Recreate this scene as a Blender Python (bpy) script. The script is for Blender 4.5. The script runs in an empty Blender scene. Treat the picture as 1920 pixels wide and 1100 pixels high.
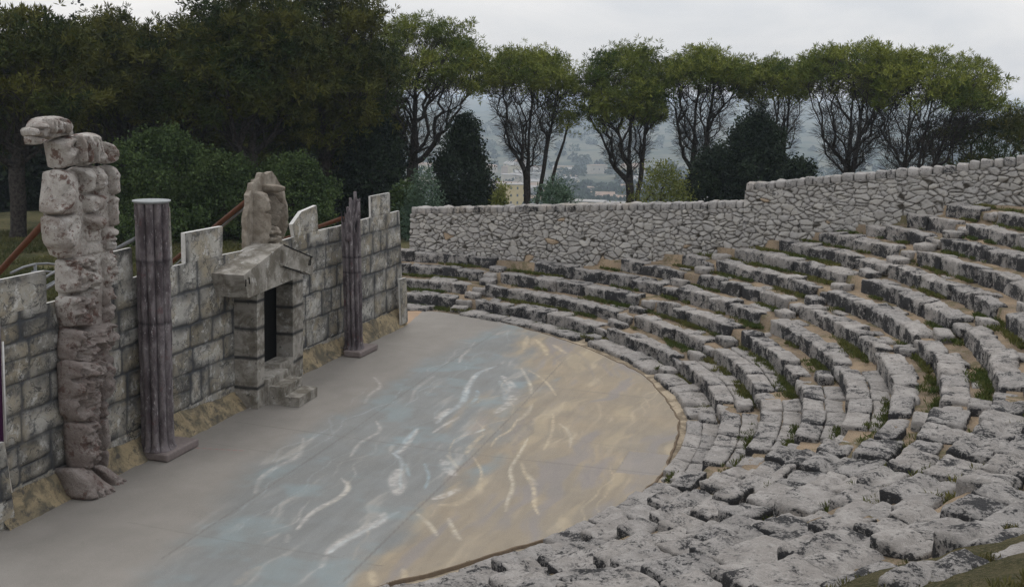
import bpy, math, random
import numpy as np
random.seed(7); rng = np.random.default_rng(7)
S = bpy.context.scene; COL = S.collection
# ---------------------------------------------------------------- camera geometry
CAM = np.array([8.2838, -19.1993, 5.6372]); YAW, PITCH, ROLL = -0.1061, -0.1085, 0.0195
FPX, PPY = 2050.24, 408.06
FW = np.array([math.sin(YAW)*math.cos(PITCH), math.cos(YAW)*math.cos(PITCH), math.sin(PITCH)])
_r = np.array([math.cos(YAW), -math.sin(YAW), 0.]); _u = np.cross(_r, FW)
RT = math.cos(ROLL)*_r + math.sin(ROLL)*_u; UP = -math.sin(ROLL)*_r + math.cos(ROLL)*_u
def ray(u, v): return FW + (u-960)/FPX*RT - (v-PPY)/FPX*UP
def at(u, v, z=0.):                      # the point of height z seen at (u, v)
    d = ray(u, v); return CAM + d*(z-CAM[2])/d[2]
def onplane(u, v, P, n):                 # the point of a plane seen at (u, v)
    d = ray(u, v); P = np.asarray(P, float); return CAM + d*(np.dot(P-CAM, n)/np.dot(d, n))
def away(u, D, v=200):                   # ground position D metres from the camera in the direction of column u
    d = ray(u, v); d = d[:2]/np.hypot(d[0], d[1]); return CAM[:2] + d*D
def z_at(u, v, D):                       # height seen at (u, v) at horizontal distance D
    d = ray(u, v); return CAM[2] + d[2]*D/np.hypot(d[0], d[1])
# ---------------------------------------------------------------- noise
def _h(i, j, k, s):
    n = (i.astype(np.int64)*374761393 + j.astype(np.int64)*668265263 + k.astype(np.int64)*2147483647 + s*144665) & 0x7fffffff
    n = (n ^ (n >> 13))*1274126177 & 0x7fffffff
    return ((n ^ (n >> 16)) & 0xffff)/65535.
def vn(P, sc=1., s=0):
    P = np.asarray(P, float)*sc + 1000.; f = np.floor(P); t = P-f; t = t*t*(3-2*t); f = f.astype(np.int64)
    i, j, k = f[..., 0], f[..., 1], f[..., 2]; x, y, z = t[..., 0], t[..., 1], t[..., 2]; r = 0
    for a in (0, 1):
        for b in (0, 1):
            for c in (0, 1):
                r = r + _h(i+a, j+b, k+c, s)*(x if a else 1-x)*(y if b else 1-y)*(z if c else 1-z)
    return r*2-1
def fbm(P, sc=1., s=0, o=4, g=.5):
    a, r, n = 1., 0., 0.
    for q in range(o):
        r = r + a*vn(P, sc, s+q*17); n += a; a *= g; sc *= 2.03
    return r/n
def fb2(X, Y, sc=1., s=0, o=4): return fbm(np.stack([X, Y, np.zeros_like(X)], -1), sc, s, o)
def sstep(a, b, x):
    t = np.clip((x-a)/(b-a), 0, 1); return t*t*(3-2*t)
# ---------------------------------------------------------------- object helpers
def tag(o, label=None, cat=None, group=None, kind=None):
    if label: o['label'] = label
    if cat: o['category'] = cat
    if group: o['group'] = group
    if kind: o['kind'] = kind
    return o
def empty(name, loc, label, cat, group=None):
    o = bpy.data.objects.new(name, None); COL.objects.link(o); o.location = [float(c) for c in loc]
    o.empty_display_size = .2
    return tag(o, label, cat, group)
def world_loc(o):
    L = np.array(o.location[:])
    while o.parent: o = o.parent; L = L+np.array(o.location[:])
    return L
def mesh(name, V, F, mat, parent=None, loc=None, smooth=True, attrs=None, mats=None, midx=None):
    """V in world coordinates; F an (n,3)/(n,4) array, a list of such arrays, or a list of index lists"""
    V = np.asarray(V, float)
    if loc is None: loc = np.array([V[:, 0].mean(), V[:, 1].mean(), V[:, 2].min()])
    loc = np.asarray(loc, float)
    me = bpy.data.meshes.new(name)
    Fs = F if isinstance(F, list) and len(F) and isinstance(F[0], np.ndarray) else ([F] if isinstance(F, np.ndarray) else None)
    L = V-loc
    if Fs is None: me.from_pydata(L.tolist(), [], F)
    else:
        n = sum(len(f) for f in Fs); li = np.concatenate([f.ravel() for f in Fs]).astype(np.int32)
        tot = np.concatenate([np.full(len(f), f.shape[1]) for f in Fs]).astype(np.int32)
        st = np.concatenate([[0], np.cumsum(tot)[:-1]]).astype(np.int32)
        me.vertices.add(len(L)); me.vertices.foreach_set('co', L.astype(np.float32).ravel())
        me.loops.add(len(li)); me.loops.foreach_set('vertex_index', li)
        me.polygons.add(n); me.polygons.foreach_set('loop_start', st); me.polygons.foreach_set('loop_total', tot)
    for m in (mats or [mat]): me.materials.append(m)
    if midx is not None: me.polygons.foreach_set('material_index', np.asarray(midx, np.int32))
    me.polygons.foreach_set('use_smooth', np.full(len(me.polygons), smooth))
    for k, a in (attrs or {}).items():
        a = np.asarray(a, np.float32)
        if a.ndim == 1: me.attributes.new(k, 'FLOAT', 'POINT').data.foreach_set('value', a)
        else:
            if a.shape[1] == 3: a = np.concatenate([a, np.ones((len(a), 1), np.float32)], 1)
            me.attributes.new(k, 'FLOAT_COLOR', 'POINT').data.foreach_set('color', a.ravel())
    me.update(calc_edges=True); me.validate()
    o = bpy.data.objects.new(name, me); COL.objects.link(o)
    if parent is not None: o.parent = parent; o.location = (loc-world_loc(parent)).tolist()
    else: o.location = loc.tolist()
    return o
class Acc:                                # collects pieces of one mesh
    def __init__(s): s.V = []; s.Q = []; s.T = []; s.n = 0; s.A = []
    def add(s, V, Q=None, T=None, a=None):
        V = np.asarray(V, float)
        if Q is not None and len(Q): s.Q.append(np.asarray(Q)+s.n)
        if T is not None and len(T): s.T.append(np.asarray(T)+s.n)
        s.V.append(V); s.n += len(V)
        if a is not None: s.A.append(np.broadcast_to(np.asarray(a, float), (len(V),)+np.shape(a)[-1:] if np.ndim(a) else (len(V),)))
    def build(s, name, mat, parent=None, loc=None, smooth=True, key='col'):
        Fs = ([np.concatenate(s.Q)] if s.Q else [])+([np.concatenate(s.T)] if s.T else [])
        return mesh(name, np.concatenate(s.V), Fs, mat, parent, loc, smooth, {key: np.concatenate(s.A)} if s.A else None)
_cube = {}
def cube_grid(nx, ny, nz):
    k = (nx, ny, nz)
    if k in _cube: return _cube[k]
    idx = {}; V = []; Q = []
    def vid(p):
        p = tuple(p)
        if p not in idx: idx[p] = len(V); V.append(p)
        return idx[p]
    n = (nx, ny, nz)
    for ax in range(3):
        b, c = [(1, 2), (2, 0), (0, 1)][ax]
        for side in (0, n[ax]):
            for i in range(n[b]):
                for j in range(n[c]):
                    q = []
                    for di, dj in ((0, 0), (1, 0), (1, 1), (0, 1)):
                        p = [0, 0, 0]; p[ax] = side; p[b] = i+di; p[c] = j+dj; q.append(vid(p))
                    Q.append(q if side else q[::-1])
    V = np.array(V, float)/np.array(n)*2-1
    _cube[k] = (V, np.array(Q)); return _cube[k]
def rbox(sx, sy, sz, r, nx=8, ny=6, nz=6):
    """rounded box centred on 0, full sizes"""
    V, Q = cube_grid(nx, ny, nz); h = np.array([sx, sy, sz])/2; r = min(r, h.min()*.95)
    # crowd the grid towards the edges so that the rounding is resolved
    Vc = np.sign(V)*(1-(1-np.abs(V))**1.35); P = Vc*h; q = np.clip(P, -(h-r), h-r); d = P-q
    L = np.linalg.norm(d, axis=1, keepdims=True); m = np.abs(V).max(1, keepdims=True) >= .999
    return np.where(L > 1e-6, q+d/np.maximum(L, 1e-6)*r, P), Q
def plainbox(c, sx, sy, sz, X=(1, 0, 0), Y=(0, 1, 0), Z=(0, 0, 1), bev=.01):
    V, Q = rbox(sx, sy, sz, bev, 4, 4, 4)
    return np.asarray(c)+V[:, :1]*np.asarray(X)+V[:, 1:2]*np.asarray(Y)+V[:, 2:]*np.asarray(Z), Q
def tube(P, R, n=6, cap=True):
    P = np.asarray(P, float); R = np.broadcast_to(np.asarray(R, float), (len(P),)); m = len(P)
    T = np.gradient(P, axis=0); T /= np.linalg.norm(T, axis=1, keepdims=True)+1e-9
    ref = np.array([0, 0, 1.]) if abs(T[:, 2]).mean() < .8 else np.array([1., 0, 0])
    A = np.cross(T, ref); A /= np.linalg.norm(A, axis=1, keepdims=True)+1e-9; B = np.cross(T, A)
    a = np.arange(n)*2*math.pi/n
    V = (P[:, None]+R[:, None, None]*(np.cos(a)[None, :, None]*A[:, None]+np.sin(a)[None, :, None]*B[:, None])).reshape(-1, 3)
    i = np.arange(m-1)[:, None]*n; j = np.arange(n)[None]; k = (j+1) % n
    Q = np.stack([i+j, i+k, i+n+k, i+n+j], -1).reshape(-1, 4); T3 = []
    if cap:
        V = np.concatenate([V, P[:1], P[-1:]]); j = np.arange(n); k = (j+1) % n
        T3 = np.concatenate([np.stack([k, j, np.full(n, m*n)], 1), np.stack([(m-1)*n+j, (m-1)*n+k, np.full(n, m*n+1)], 1)])
    return V, Q, T3
def inpoly(X, Y, P):
    P = np.asarray(P); r = np.zeros(X.shape, bool); j = len(P)-1
    for i in range(len(P)):
        xi, yi, xj, yj = *P[i], *P[j]
        c = (yi > Y) != (yj > Y); r ^= c & (X < (xj-xi)*(Y-yi)/((yj-yi) or 1e-12)+xi); j = i
    return r
def segdist(X, Y, A, B):
    d = np.asarray(B)-np.asarray(A); L = d@d+1e-12; t = np.clip(((X-A[0])*d[0]+(Y-A[1])*d[1])/L, 0, 1)
    return np.hypot(X-A[0]-t*d[0], Y-A[1]-t*d[1]), t
# ---------------------------------------------------------------- materials
def srgb(r, g, b, k=1.):
    f = lambda c: ((c/255+.055)/1.055)**2.4 if c > 10.3 else c/255/12.92
    return (f(r)*k, f(g)*k, f(b)*k, 1.)
class NT:
    def __init__(s, name):
        s.m = bpy.data.materials.new(name); s.m.use_nodes = True; s.t = s.m.node_tree; s.n = s.t.nodes
        s.b = s.n['Principled BSDF']; s.b.inputs['Roughness'].default_value = .9; s.b.inputs['Specular IOR Level'].default_value = .15
        s.pos = s.n.new('ShaderNodeNewGeometry')
    def link(s, a, b): s.t.links.new(a, b)
    def noise(s, sc, det=5, rough=.55, dist=0., vec=None):
        n = s.n.new('ShaderNodeTexNoise'); n.inputs['Scale'].default_value = sc; n.inputs['Detail'].default_value = det
        n.inputs['Roughness'].default_value = rough; n.inputs['Distortion'].default_value = dist
        s.link(vec or s.pos.outputs['Position'], n.inputs['Vector']); return n.outputs[0]
    def voro(s, sc, feat='F1', vec=None):
        n = s.n.new('ShaderNodeTexVoronoi'); n.feature = feat; n.inputs['Scale'].default_value = sc
        s.link(vec or s.pos.outputs['Position'], n.inputs['Vector']); return n.outputs['Distance']
    def math(s, op, a, b=None, clamp=False):
        n = s.n.new('ShaderNodeMath'); n.operation = op; n.use_clamp = clamp
        for i, v in enumerate((a, b)):
            if v is None: continue
            if isinstance(v, (int, float)): n.inputs[i].default_value = v
            else: s.link(v, n.inputs[i])
        return n.outputs[0]
    def rng(s, v, a, b, lo=0., hi=1.):
        n = s.n.new('ShaderNodeMapRange'); n.interpolation_type = 'SMOOTHSTEP'
        for i, x in enumerate((a, b, lo, hi)): n.inputs[i+1].default_value = x
        s.link(v, n.inputs[0]); return n.outputs[0]
    def mix(s, f, a, b, mode='MIX'):
        n = s.n.new('ShaderNodeMix'); n.data_type = 'RGBA'; n.blend_type = mode
        for i, v in ((0, f), (6, a), (7, b)):
            if isinstance(v, (int, float)): n.inputs[i].default_value = v
            elif isinstance(v, tuple): n.inputs[i].default_value = v
            else: s.link(v, n.inputs[i])
        return n.outputs[2]
    def attr(s, k, out='Fac'):
        n = s.n.new('ShaderNodeAttribute'); n.attribute_name = k; return n.outputs[out]
    def rand(s): return s.n.new('ShaderNodeObjectInfo').outputs['Random']
    def nz(s):
        n = s.n.new('ShaderNodeSeparateXYZ'); s.link(s.pos.outputs['Normal'], n.inputs[0]); return n.outputs[2]
    def color(s, c):
        if isinstance(c, tuple): s.b.inputs['Base Color'].default_value = c
        else: s.link(c, s.b.inputs['Base Color'])
        return s
    def bump(s, h, strength=.5, dist=.02):
        n = s.n.new('ShaderNodeBump'); n.inputs['Strength'].default_value = strength; n.inputs['Distance'].default_value = dist
        s.link(h, n.inputs['Height']); s.link(n.outputs[0], s.b.inputs['Normal']); return s
def gray(v, w=0.): return (v*(1+w), v, v*(1-w), 1.)

def lichen_stone(name, base, light, side_bias, dark=(.018, .018, .02, 1.), amount=.0, warm=None):
    t = NT(name)
    big = t.noise(1.7, 4, .6, .4); mid = t.noise(4.6, 8, .66, .5); fine = t.noise(38., 6, .7); grain = t.noise(150., 3, .6)
    c = t.mix(t.rng(t.noise(3.1, 6, .65), .35, .68), base, light)
    c = t.mix(t.rng(t.rand(), 0, 1, 0, .35), c, gray(.24, .02))
    if warm: c = t.mix(t.rng(t.noise(.9, 4, .6), .52, .7, 0, .5), c, warm)
    c = t.mix(t.rng(t.noise(20., 6, .75), .54, .64, 0, .55), c, gray(.50, .06))      # pale crust
    side = t.math('SUBTRACT', 1., t.math('ABSOLUTE', t.nz()))
    k = t.math('ADD', t.math('MULTIPLY', big, .40), t.math('MULTIPLY', mid, .60))
    k = t.math('ADD', k, t.math('MULTIPLY', t.math('SUBTRACT', fine, .5), .45))
    k = t.math('ADD', k, t.math('MULTIPLY', t.rng(side, .25, .75), side_bias))
    k = t.math('ADD', k, t.math('MULTIPLY', t.math('SUBTRACT', t.rand(), .5), .06))
    m = t.rng(k, .575-amount, .605-amount)
    fl = t.math('MULTIPLY', t.rng(t.noise(15., 9, .78, .2), .535, .60), t.rng(t.noise(2.3, 5, .65), .38, .60, .25, 1.))
    c = t.mix(t.rng(k, .50-amount, .585-amount, 0, .42), c, gray(.13, .01))
    c = t.mix(t.math('MULTIPLY', fl, .85), c, gray(.06))
    c = t.mix(t.math('MULTIPLY', m, .94), c, dark)
    c = t.mix(t.rng(grain, .3, .7, 0, .30), c, gray(.12))
    t.color(c)
    h = t.math('ADD', t.math('MULTIPLY', mid, .6), t.math('MULTIPLY', fine, .5))
    h = t.math('ADD', h, t.math('MULTIPLY', grain, .2)); h = t.math('SUBTRACT', h, t.math('MULTIPLY', m, .15))
    t.bump(h, .9, .05)
    return t.m
# ---------------------------------------------------------------- cavea measurements (metres; stage circle centred on the origin)
R1, TREAD, Z1, RISE, NROW = 9.999, 0.659, 0.337, 0.2777, 12
ROWS = range(1, NROW+1)
def rk(k): return R1+TREAD*(k-1)
def zk(k): return Z1+RISE*(k-1)
STAIRS = [66.2, 39.0, 19.9, -.6, -20.0, -40.3, -60.0]       # gangway directions, degrees
HALF = .32                                                   # half a gangway's width, metres
AW0, AWD = np.array([1.8, 12.25]), np.array([.9435, -.3313]) # the rubble wall's foot line
AWN = np.array([-.3313, -.9435])                             # towards the theatre
# ---------------------------------------------------------------- materials
M_SEAT = lichen_stone('weathered limestone', gray(.29, .09), gray(.435, .075), .085, amount=.004)
M_NEAR = lichen_stone('near weathered limestone', gray(.28, .09), gray(.435, .07), .085, amount=.026)
M_PAVE = lichen_stone('worn paving limestone', gray(.29, .09), gray(.415, .075), .07, amount=-.015)
M_COPE = lichen_stone('pale coping limestone', gray(.34, .06), gray(.48, .05), .02, amount=-.02, warm=(.40, .33, .24, 1))
t = NT('rubble limestone'); tone = t.attr('tone'); joint = t.attr('joint')
c = t.mix(tone, gray(.25, .05), (.47, .445, .40, 1)); c = t.mix(t.rng(t.noise(9, 7, .7), .35, .7), c, gray(.40, .04))
k = t.math('ADD', t.math('MULTIPLY', t.noise(3.5, 6, .65), .6), t.math('MULTIPLY', t.noise(20, 6, .7), .4))
c = t.mix(t.rng(k, .545, .64, 0, .85), c, gray(.06)); c = t.mix(t.attr('warm'), c, (.36, .25, .14, 1))
c = t.mix(joint, c, (.055, .048, .038, 1)); t.color(c); t.bump(t.noise(45, 6, .7), .7, .03); M_RUB = t.m
t = NT('dry earth'); a = t.noise(1.1, 5, .6); c = t.mix(t.rng(a, .35, .65), (.22, .17, .12, 1), (.38, .285, .19, 1))
c = t.mix(t.rng(t.noise(2.3, 7, .7, .6), .50, .62, 0, .85), c, (.105, .10, .045, 1))
c = t.mix(t.rng(t.noise(30, 5, .7), .55, .68, 0, .6), c, gray(.33, .05)); c = t.mix(t.rng(t.noise(90, 4, .7), .4, .65, 0, .5), c, (.13, .1, .065, 1))
t.color(c); t.bump(t.noise(28, 8, .72), .9, .04); M_EARTH = t.m
t = NT('pale sand'); c = t.mix(t.noise(14, 7, .7), (.30, .24, .165, 1), (.58, .49, .37, 1)); c = t.mix(t.rng(t.noise(1.5, 6, .7), .42, .56), (.21, .17, .12, 1), c); t.color(c); t.bump(t.noise(40, 7, .7), .9, .03); M_SAND = t.m
t = NT('meadow'); z = t.n.new('ShaderNodeSeparateXYZ'); t.link(t.pos.outputs['Position'], z.inputs[0])
c = t.mix(t.rng(t.noise(.35, 7, .65), .35, .65), (.045, .052, .02, 1), (.13, .12, .055, 1)); c = t.mix(t.rng(t.noise(6, 6, .7), .45, .65, 0, .6), c, (.17, .13, .08, 1))
far = t.mix(t.rng(t.noise(.012, 6, .6), .42, .58), (.035, .05, .028, 1), (.12, .115, .075, 1))
far = t.mix(t.rng(t.noise(.05, 5, .7), .5, .62, 0, .7), far, (.03, .042, .022, 1))
c = t.mix(t.rng(z.outputs[2], -6, -25), c, far); t.color(c); t.bump(t.noise(25, 7, .7), .8, .06); M_GROUND = t.m
t = NT('dry turf'); c = t.mix(t.rng(t.noise(2.2, 6, .65), .38, .62), (.055, .06, .022, 1), (.15, .13, .06, 1)); c = t.mix(t.rng(t.noise(34, 7, .8), .45, .62, 0, .8), c, (.22, .18, .10, 1)); c = t.mix(t.rng(t.noise(60, 6, .8), .5, .66, 0, .8), c, (.03, .035, .015, 1)); t.color(c); t.bump(t.noise(45, 8, .78), 1., .06); M_TURF = t.m
def leafmat(name, a, b, rough=.75, trans=.15):
    t = NT(name); f = t.attr('tone'); c = t.mix(f, a, b); c = t.mix(t.rng(t.noise(.8, 3, .6), .3, .7, 0, .35), c, (a[0]*.7, a[1]*.75, a[2]*.7, 1)); t.color(c)
    t.b.inputs['Roughness'].default_value = rough
    return t.m
M_GRASS = leafmat('short grass', (.055, .085, .018, 1), (.20, .17, .06, 1))
t = NT('painted boards'); c = t.attr('paint', 'Color')
c = t.mix(t.rng(t.noise(60, 6, .75), .35, .7, 0, .35), c, gray(.5, .04), 'SOFT_LIGHT'); c = t.mix(t.rng(t.noise(1.3, 6, .65), .3, .7, 0, .30), c, (.16, .15, .13, 1), 'MULTIPLY' if 0 else 'MIX')
c = t.mix(t.rng(t.noise(9, 8, .8), .60, .68, 0, .5), c, (.15, .135, .115, 1)); c = t.mix(t.rng(t.noise(140, 4, .8), .55, .68, 0, .5), c, (.48, .46, .42, 1)); c = t.mix(t.rng(t.noise(110, 4, .8), .56, .68, 0, .55), c, (.08, .075, .07, 1)); t.color(c); t.b.inputs['Roughness'].default_value = .7; t.b.inputs['Specular IOR Level'].default_value = .25
t.bump(t.noise(80, 5, .7), .25, .006); M_FLOOR = t.m
t = NT('torn board edge'); t.color(t.mix(t.noise(9, 5, .7), (.05, .035, .027, 1), (.24, .18, .12, 1))); M_EDGE = t.m
# ---------------------------------------------------------------- terrain
def terrain_z(x, y):
    r = np.hypot(x, y); th = np.degrees(np.arctan2(y, x))
    d = (x-AW0[0])*AWN[0]+(y-AW0[1])*AWN[1]                  # >0 on the theatre side of the rubble wall
    sw = -(x-1.6)*.985+(y-1.)*.175                           # >0 behind the stage set
    up = zk(12)-.02
    cav = np.clip((r-R1+.35)/TREAD, 0, 11.9)*RISE+.02
    inside = np.where(r < 9.75, -.10, np.where(r < 17.6, cav-.45, up))
    back = -.06+.02*np.clip(sw, 0, 30)
    z = np.where(sw > 0, -.1-(.0)*r, inside)
    z = z+(0-.08-z)*sstep(-.2, .3, sw)
    # beyond the rubble wall the ground lies low and falls away
    low = .2+1.4*sstep(4, 16, x)-2.2*sstep(4, 30, -d)
    z = np.where(sw > 0, z, z+(low-z)*sstep(.0, .5, -d))
    z = np.where((sw > 0) & (y > 8), z+(np.minimum(low, z+.0)-z)*sstep(9, 16, y), z)
    # valley and hills
    D = np.hypot(x-CAM[0], y-CAM[1]); ang = np.arctan2(x-CAM[0], y-CAM[1])
    fall = -42*np.clip((D-56)/390, 0, 1)**.85-26*sstep(380, 760, D)
    hill = 45*sstep(1150, 2300, D)+22*sstep(2300, 3600, D)
    n = fb2(x, y, .0016, 3, 5); z = z+fall+hill*(1+.45*n)+sstep(300, 1200, D)*9*fb2(x, y, .006, 9, 4)
    z = z-55*sstep(4200, 8000, D)
    return z+np.where((r > 18) | (d < -.6), .12*fb2(x, y, .35, 5, 4), 0.)*sstep(17.7, 20, r)
def build_ground():
    rad = np.concatenate([np.linspace(0.5, 9, 10), np.linspace(9.4, 18.4, 46), np.linspace(18.9, 45, 60), 45*np.power(9000/45., np.linspace(.01, 1, 120))])
    na = 360; a = np.arange(na)*2*math.pi/na
    X = rad[:, None]*np.cos(a); Y = rad[:, None]*np.sin(a); Z = terrain_z(X, Y)
    V = np.stack([X, Y, Z], -1).reshape(-1, 3); V = np.concatenate([V, [[0, 0, float(terrain_z(np.array([0.]), np.array([0.]))[0])]]])
    i = np.arange(len(rad)-1)[:, None]*na; j = np.arange(na)[None]; k = (j+1) % na
    Q = np.stack([i+j, i+na+j, i+na+k, i+k], -1).reshape(-1, 4); T = np.stack([j[0], k[0], np.full(na, len(V)-1)], 1)
    tag(mesh('ground', V, [Q, T], M_GROUND, loc=(0, 0, 0)), kind='structure')
build_ground()
# ---------------------------------------------------------------- stage floor
BASE = np.array([[-.55, -12.2], [.51, -6.27], [1.31, -1.78], [1.81, 1.99], [2.82, 6.87]])       # foot line of the stage set
edge_px = [(760, 1088), (900, 1047), (1020, 1012), (1090, 985), (1160, 952), (1230, 905), (1252, 870), (1265, 835), (1277, 790), (1262, 765), (1240, 735), (1210, 703), (1160, 679), (1100, 651), (1045, 632), (985, 615), (930, 600), (870, 590), (805, 581)]
EDGE = np.array([at(u, v)[:2] for u, v in edge_px])
def dens(P, step, closed=False):
    P = np.asarray(P, float); out = []
    for i in range(len(P)-(0 if closed else 1)):
        a, b = P[i], P[(i+1) % len(P)]; n = max(1, int(np.linalg.norm(b-a)/step))
        out += [a+(b-a)*q/n for q in range(n)]
    if not closed: out.append(P[-1])
    return np.array(out)
def smooth_line(P, it=3):
    for _ in range(it):
        Q = [P[0]]
        for i in range(len(P)-1): Q += [P[i]*.75+P[i+1]*.25, P[i]*.25+P[i+1]*.75]
        P = np.array(Q+[P[-1]])
    return P
start = [np.array([9.25*math.cos(math.radians(a)), 9.25*math.sin(math.radians(a))]) for a in (-95, -85, -75, -66)]
EL = smooth_line(np.array(start+list(EDGE)+[[2.4, 8.75], [.5, 9.1], [-.8, 9.1]]), 2); EL = dens(EL, .06)
w = np.stack([vn(np.c_[EL, np.zeros(len(EL))], 4., 3), vn(np.c_[EL, np.zeros(len(EL))], 4., 8)], 1)*.03; EL = EL+w
FLOORP = np.concatenate([EL, [[-2., 9.1], [-3.2, -8.6]]])
def px_line(L): return np.array([at(u, v)[:2] for u, v in L])
def cA(*p): return px_line([(200+.4*x, 660+.4*y) for x, y in p])
def cB(*p): return px_line([(640+.36364*x, 560+.36364*y) for x, y in p])
def build_floor():
    st = .026; xs = np.arange(-3.2, 9.7, st); ys = np.arange(-9.6, 9.3, st); X, Y = np.meshgrid(xs, ys)
    inn = inpoly(X, Y, FLOORP)
    n1 = fb2(X, Y, .9, 11, 5); n2 = fb2(X, Y, 3.5, 21, 4); ch = fb2(X*.8+Y*.6, Y*.8-X*.6, 7., 31, 5)*.55+.5; ch2 = fb2(X*.6-Y*.8, X*.8+Y*.6, 17., 41, 3)*.5+.5
    grey = np.array([.232, .216, .195]); blue = np.array([.190, .200, .198]); tan = np.array([.285, .225, .148]); 
    def across(L):
        L = px_line(L); o = np.argsort(L[:, 1]); return np.interp(Y, L[o, 1], L[o, 0])
    xg = across([(270, 1095), (330, 1010), (420, 920), (480, 870), (600, 800), (690, 740), (850, 650), (960, 598)])
    xb = across([(690, 1090), (700, 1050), (790, 945), (840, 900), (888, 852), (940, 775), (1000, 715), (960, 660), (990, 618)])
    g = sstep(-.3, .35, X-xg+.35*n1); wv = fb2((X*.985-Y*.17)*3.+1.1*fb2(X, Y, .6, 78, 3), (X*.17+Y*.985)*.6, 1., 52, 4); b = sstep(-.55, .6, X-xb+.45*n1+.15*n2+.8*wv)
    C = grey+(blue-grey)*g[..., None]; C = C+(tan-C)*(b*(.80+.2*n1))[..., None]
    # streaky brushwork along the waves, drifting tones of the sand
    ux, uy = X*.985-Y*.17, X*.17+Y*.985
    sw = fb2(ux*2.6+1.1*fb2(ux, uy, .55, 77, 3), uy*.55, 1., 51, 5)
    s2 = fb2(ux*6.5+1.6*fb2(ux, uy, .8, 87, 3), uy*.8, 1., 57, 4); s3 = fb2(ux*15+1.8*fb2(ux, uy, 1.1, 97, 3), uy*1.6, 1., 67, 3)
    C = C*(1+.10*n1+.08*n2+(.10+.05*b)*sw+.12*g*s2+.09*g*s3)[..., None]
    wl = np.array([.43, .41, .37]); C = C+(wl-C)*(g*(1-b)*sstep(.22, .5, s2)*sstep(-.1, .35, sw)*.5)[..., None]; C = C+(np.array([.46, .385, .27])-C)*(b*sstep(.18, .5, s2)*sstep(-.2, .3, -sw)*.55)[..., None]
    pur = np.array([.215, .195, .188]); C = C+(pur-C)*(b*sstep(.10, .42, sw)*.75)[..., None]
    yel = np.array([.38, .31, .205]); C = C+(yel-C)*(b*sstep(.12, .45, -sw)*.65)[..., None]
    cy = np.array([.21, .27, .285]); C = C+(cy-C)*((g*(1-b))*sstep(0, .5, fb2(X, Y, 1.6, 61, 4))*.6)[..., None]
    def stroke(L, w, col, al=.8, soft=.5, side=0, chalk=.62):
        L = smooth_line(np.asarray(L), 3); n = len(L)-1
        m = (X > L[:, 0].min()-.5) & (X < L[:, 0].max()+.5) & (Y > L[:, 1].min()-.5) & (Y < L[:, 1].max()+.5)
        x, y = X[m], Y[m]
        if not len(x): return
        best = np.full(x.shape, 9.); tt = np.zeros(x.shape); sg = np.zeros(x.shape)
        for i in range(n):
            d, t_ = segdist(x, y, L[i], L[i+1]); k = d < best; best[k] = d[k]; tt[k] = (i+t_[k])/n
            cr = (L[i+1][0]-L[i][0])*(y-L[i][1])-(L[i+1][1]-L[i][1])*(x-L[i][0]); sg[k] = np.sign(cr[k])
        ww = w*.62*(np.sin(np.clip(tt, .02, .98)*math.pi)**.6)*(1+.25*n2[m])+.004
        fall = np.where(sg*side < 0, .35, 1.) if side else 1.
        a = 1-sstep(ww*fall*(1-soft), ww*fall*(1+soft)+.012, best+.012*ch[m])
        a = a*np.minimum(1, al*.86)*(1-chalk+chalk*sstep(.40, .66, ch[m]*.5+ch2[m]*.5))
        C[m] = C[m]+(np.asarray(col)-C[m])*a[:, None]
    W = (.56, .53, .49); BW = (.47, .53, .55); CY = (.36, .50, .55); Ye = (.60, .50, .34); Pu = (.185, .165, .165); YW = (.62, .56, .44)
    stroke(cA((920, 400), (910, 450), (890, 490), (780, 540), (720, 580), (700, 620), (690, 660)), .10, W, .55, side=1)
    stroke(cA((1100, 590), (1130, 625), (1100, 670), (980, 730), (920, 780), (890, 830)), .09, W, .85, side=1)
    stroke(cA((1130, 600), (1140, 640), (1080, 690), (990, 740)), .05, YW, .4)
    stroke(cA((1300, 750), (1290, 790), (1180, 840), (1090, 890), (1030, 945)), .13, W, .9)
    stroke(cA((1240, 820), (1160, 860), (1090, 900), (1040, 940)), .05, BW, .8)
    stroke(cA((1370, 745), (1300, 780), (1230, 830)), .05, BW, .5)
    stroke(cA((1030, 955), (1000, 1010)), .06, W, .4)
    stroke(cA((1260, 320), (1285, 365), (1230, 395), (1170, 430), (1140, 490)), .085, W, .6, side=1)
    stroke(cA((1250, 115), (1290, 160), (1230, 190), (1205, 240)), .09, W, .45, side=1)
    stroke(cA((1340, 470), (1385, 500), (1380, 560)), .05, BW, .7)
    for dx in (-22, 0, 20): stroke(cA((1365+dx*.3, 545), (1365+dx*1.6, 605), (1363+dx*.4, 668)), .07, W, .6, chalk=.7)
    stroke(cA((1380, 560), (1375, 600), (1380, 640)), .02, CY, .5)
    stroke(cA((1460, 355), (1410, 400), (1390, 440), (1350, 475)), .07, BW, .55)
    stroke(cA((1490, 520), (1515, 580), (1490, 640)), .035, CY, .6)
    stroke(cA((850, 850), (845, 890)), .05, W, .3); stroke(cA((1400, 520), (1420, 580)), .04, CY, .4)
    stroke(cB((800, 345), (710, 375), (680, 410), (650, 450), (640, 490), (620, 545), (540, 590), (490, 640)), .10, BW, .75)
    stroke(cB((690, 390), (660, 430), (640, 480)), .05, W, .7); stroke(cB((570, 560), (510, 600), (490, 640)), .12, W, .7, chalk=.8)
    stroke(cB((700, 470), (705, 500), (670, 540)), .06, CY, .6, chalk=.8); stroke(cB((610, 605), (520, 655), (470, 690)), .05, W, .75)
    stroke(cB((830, 395), (875, 440), (895, 490), (860, 545), (790, 590)), .15, W, .7, chalk=.8); stroke(cB((815, 420), (850, 470), (840, 520)), .10, BW, .35)
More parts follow.
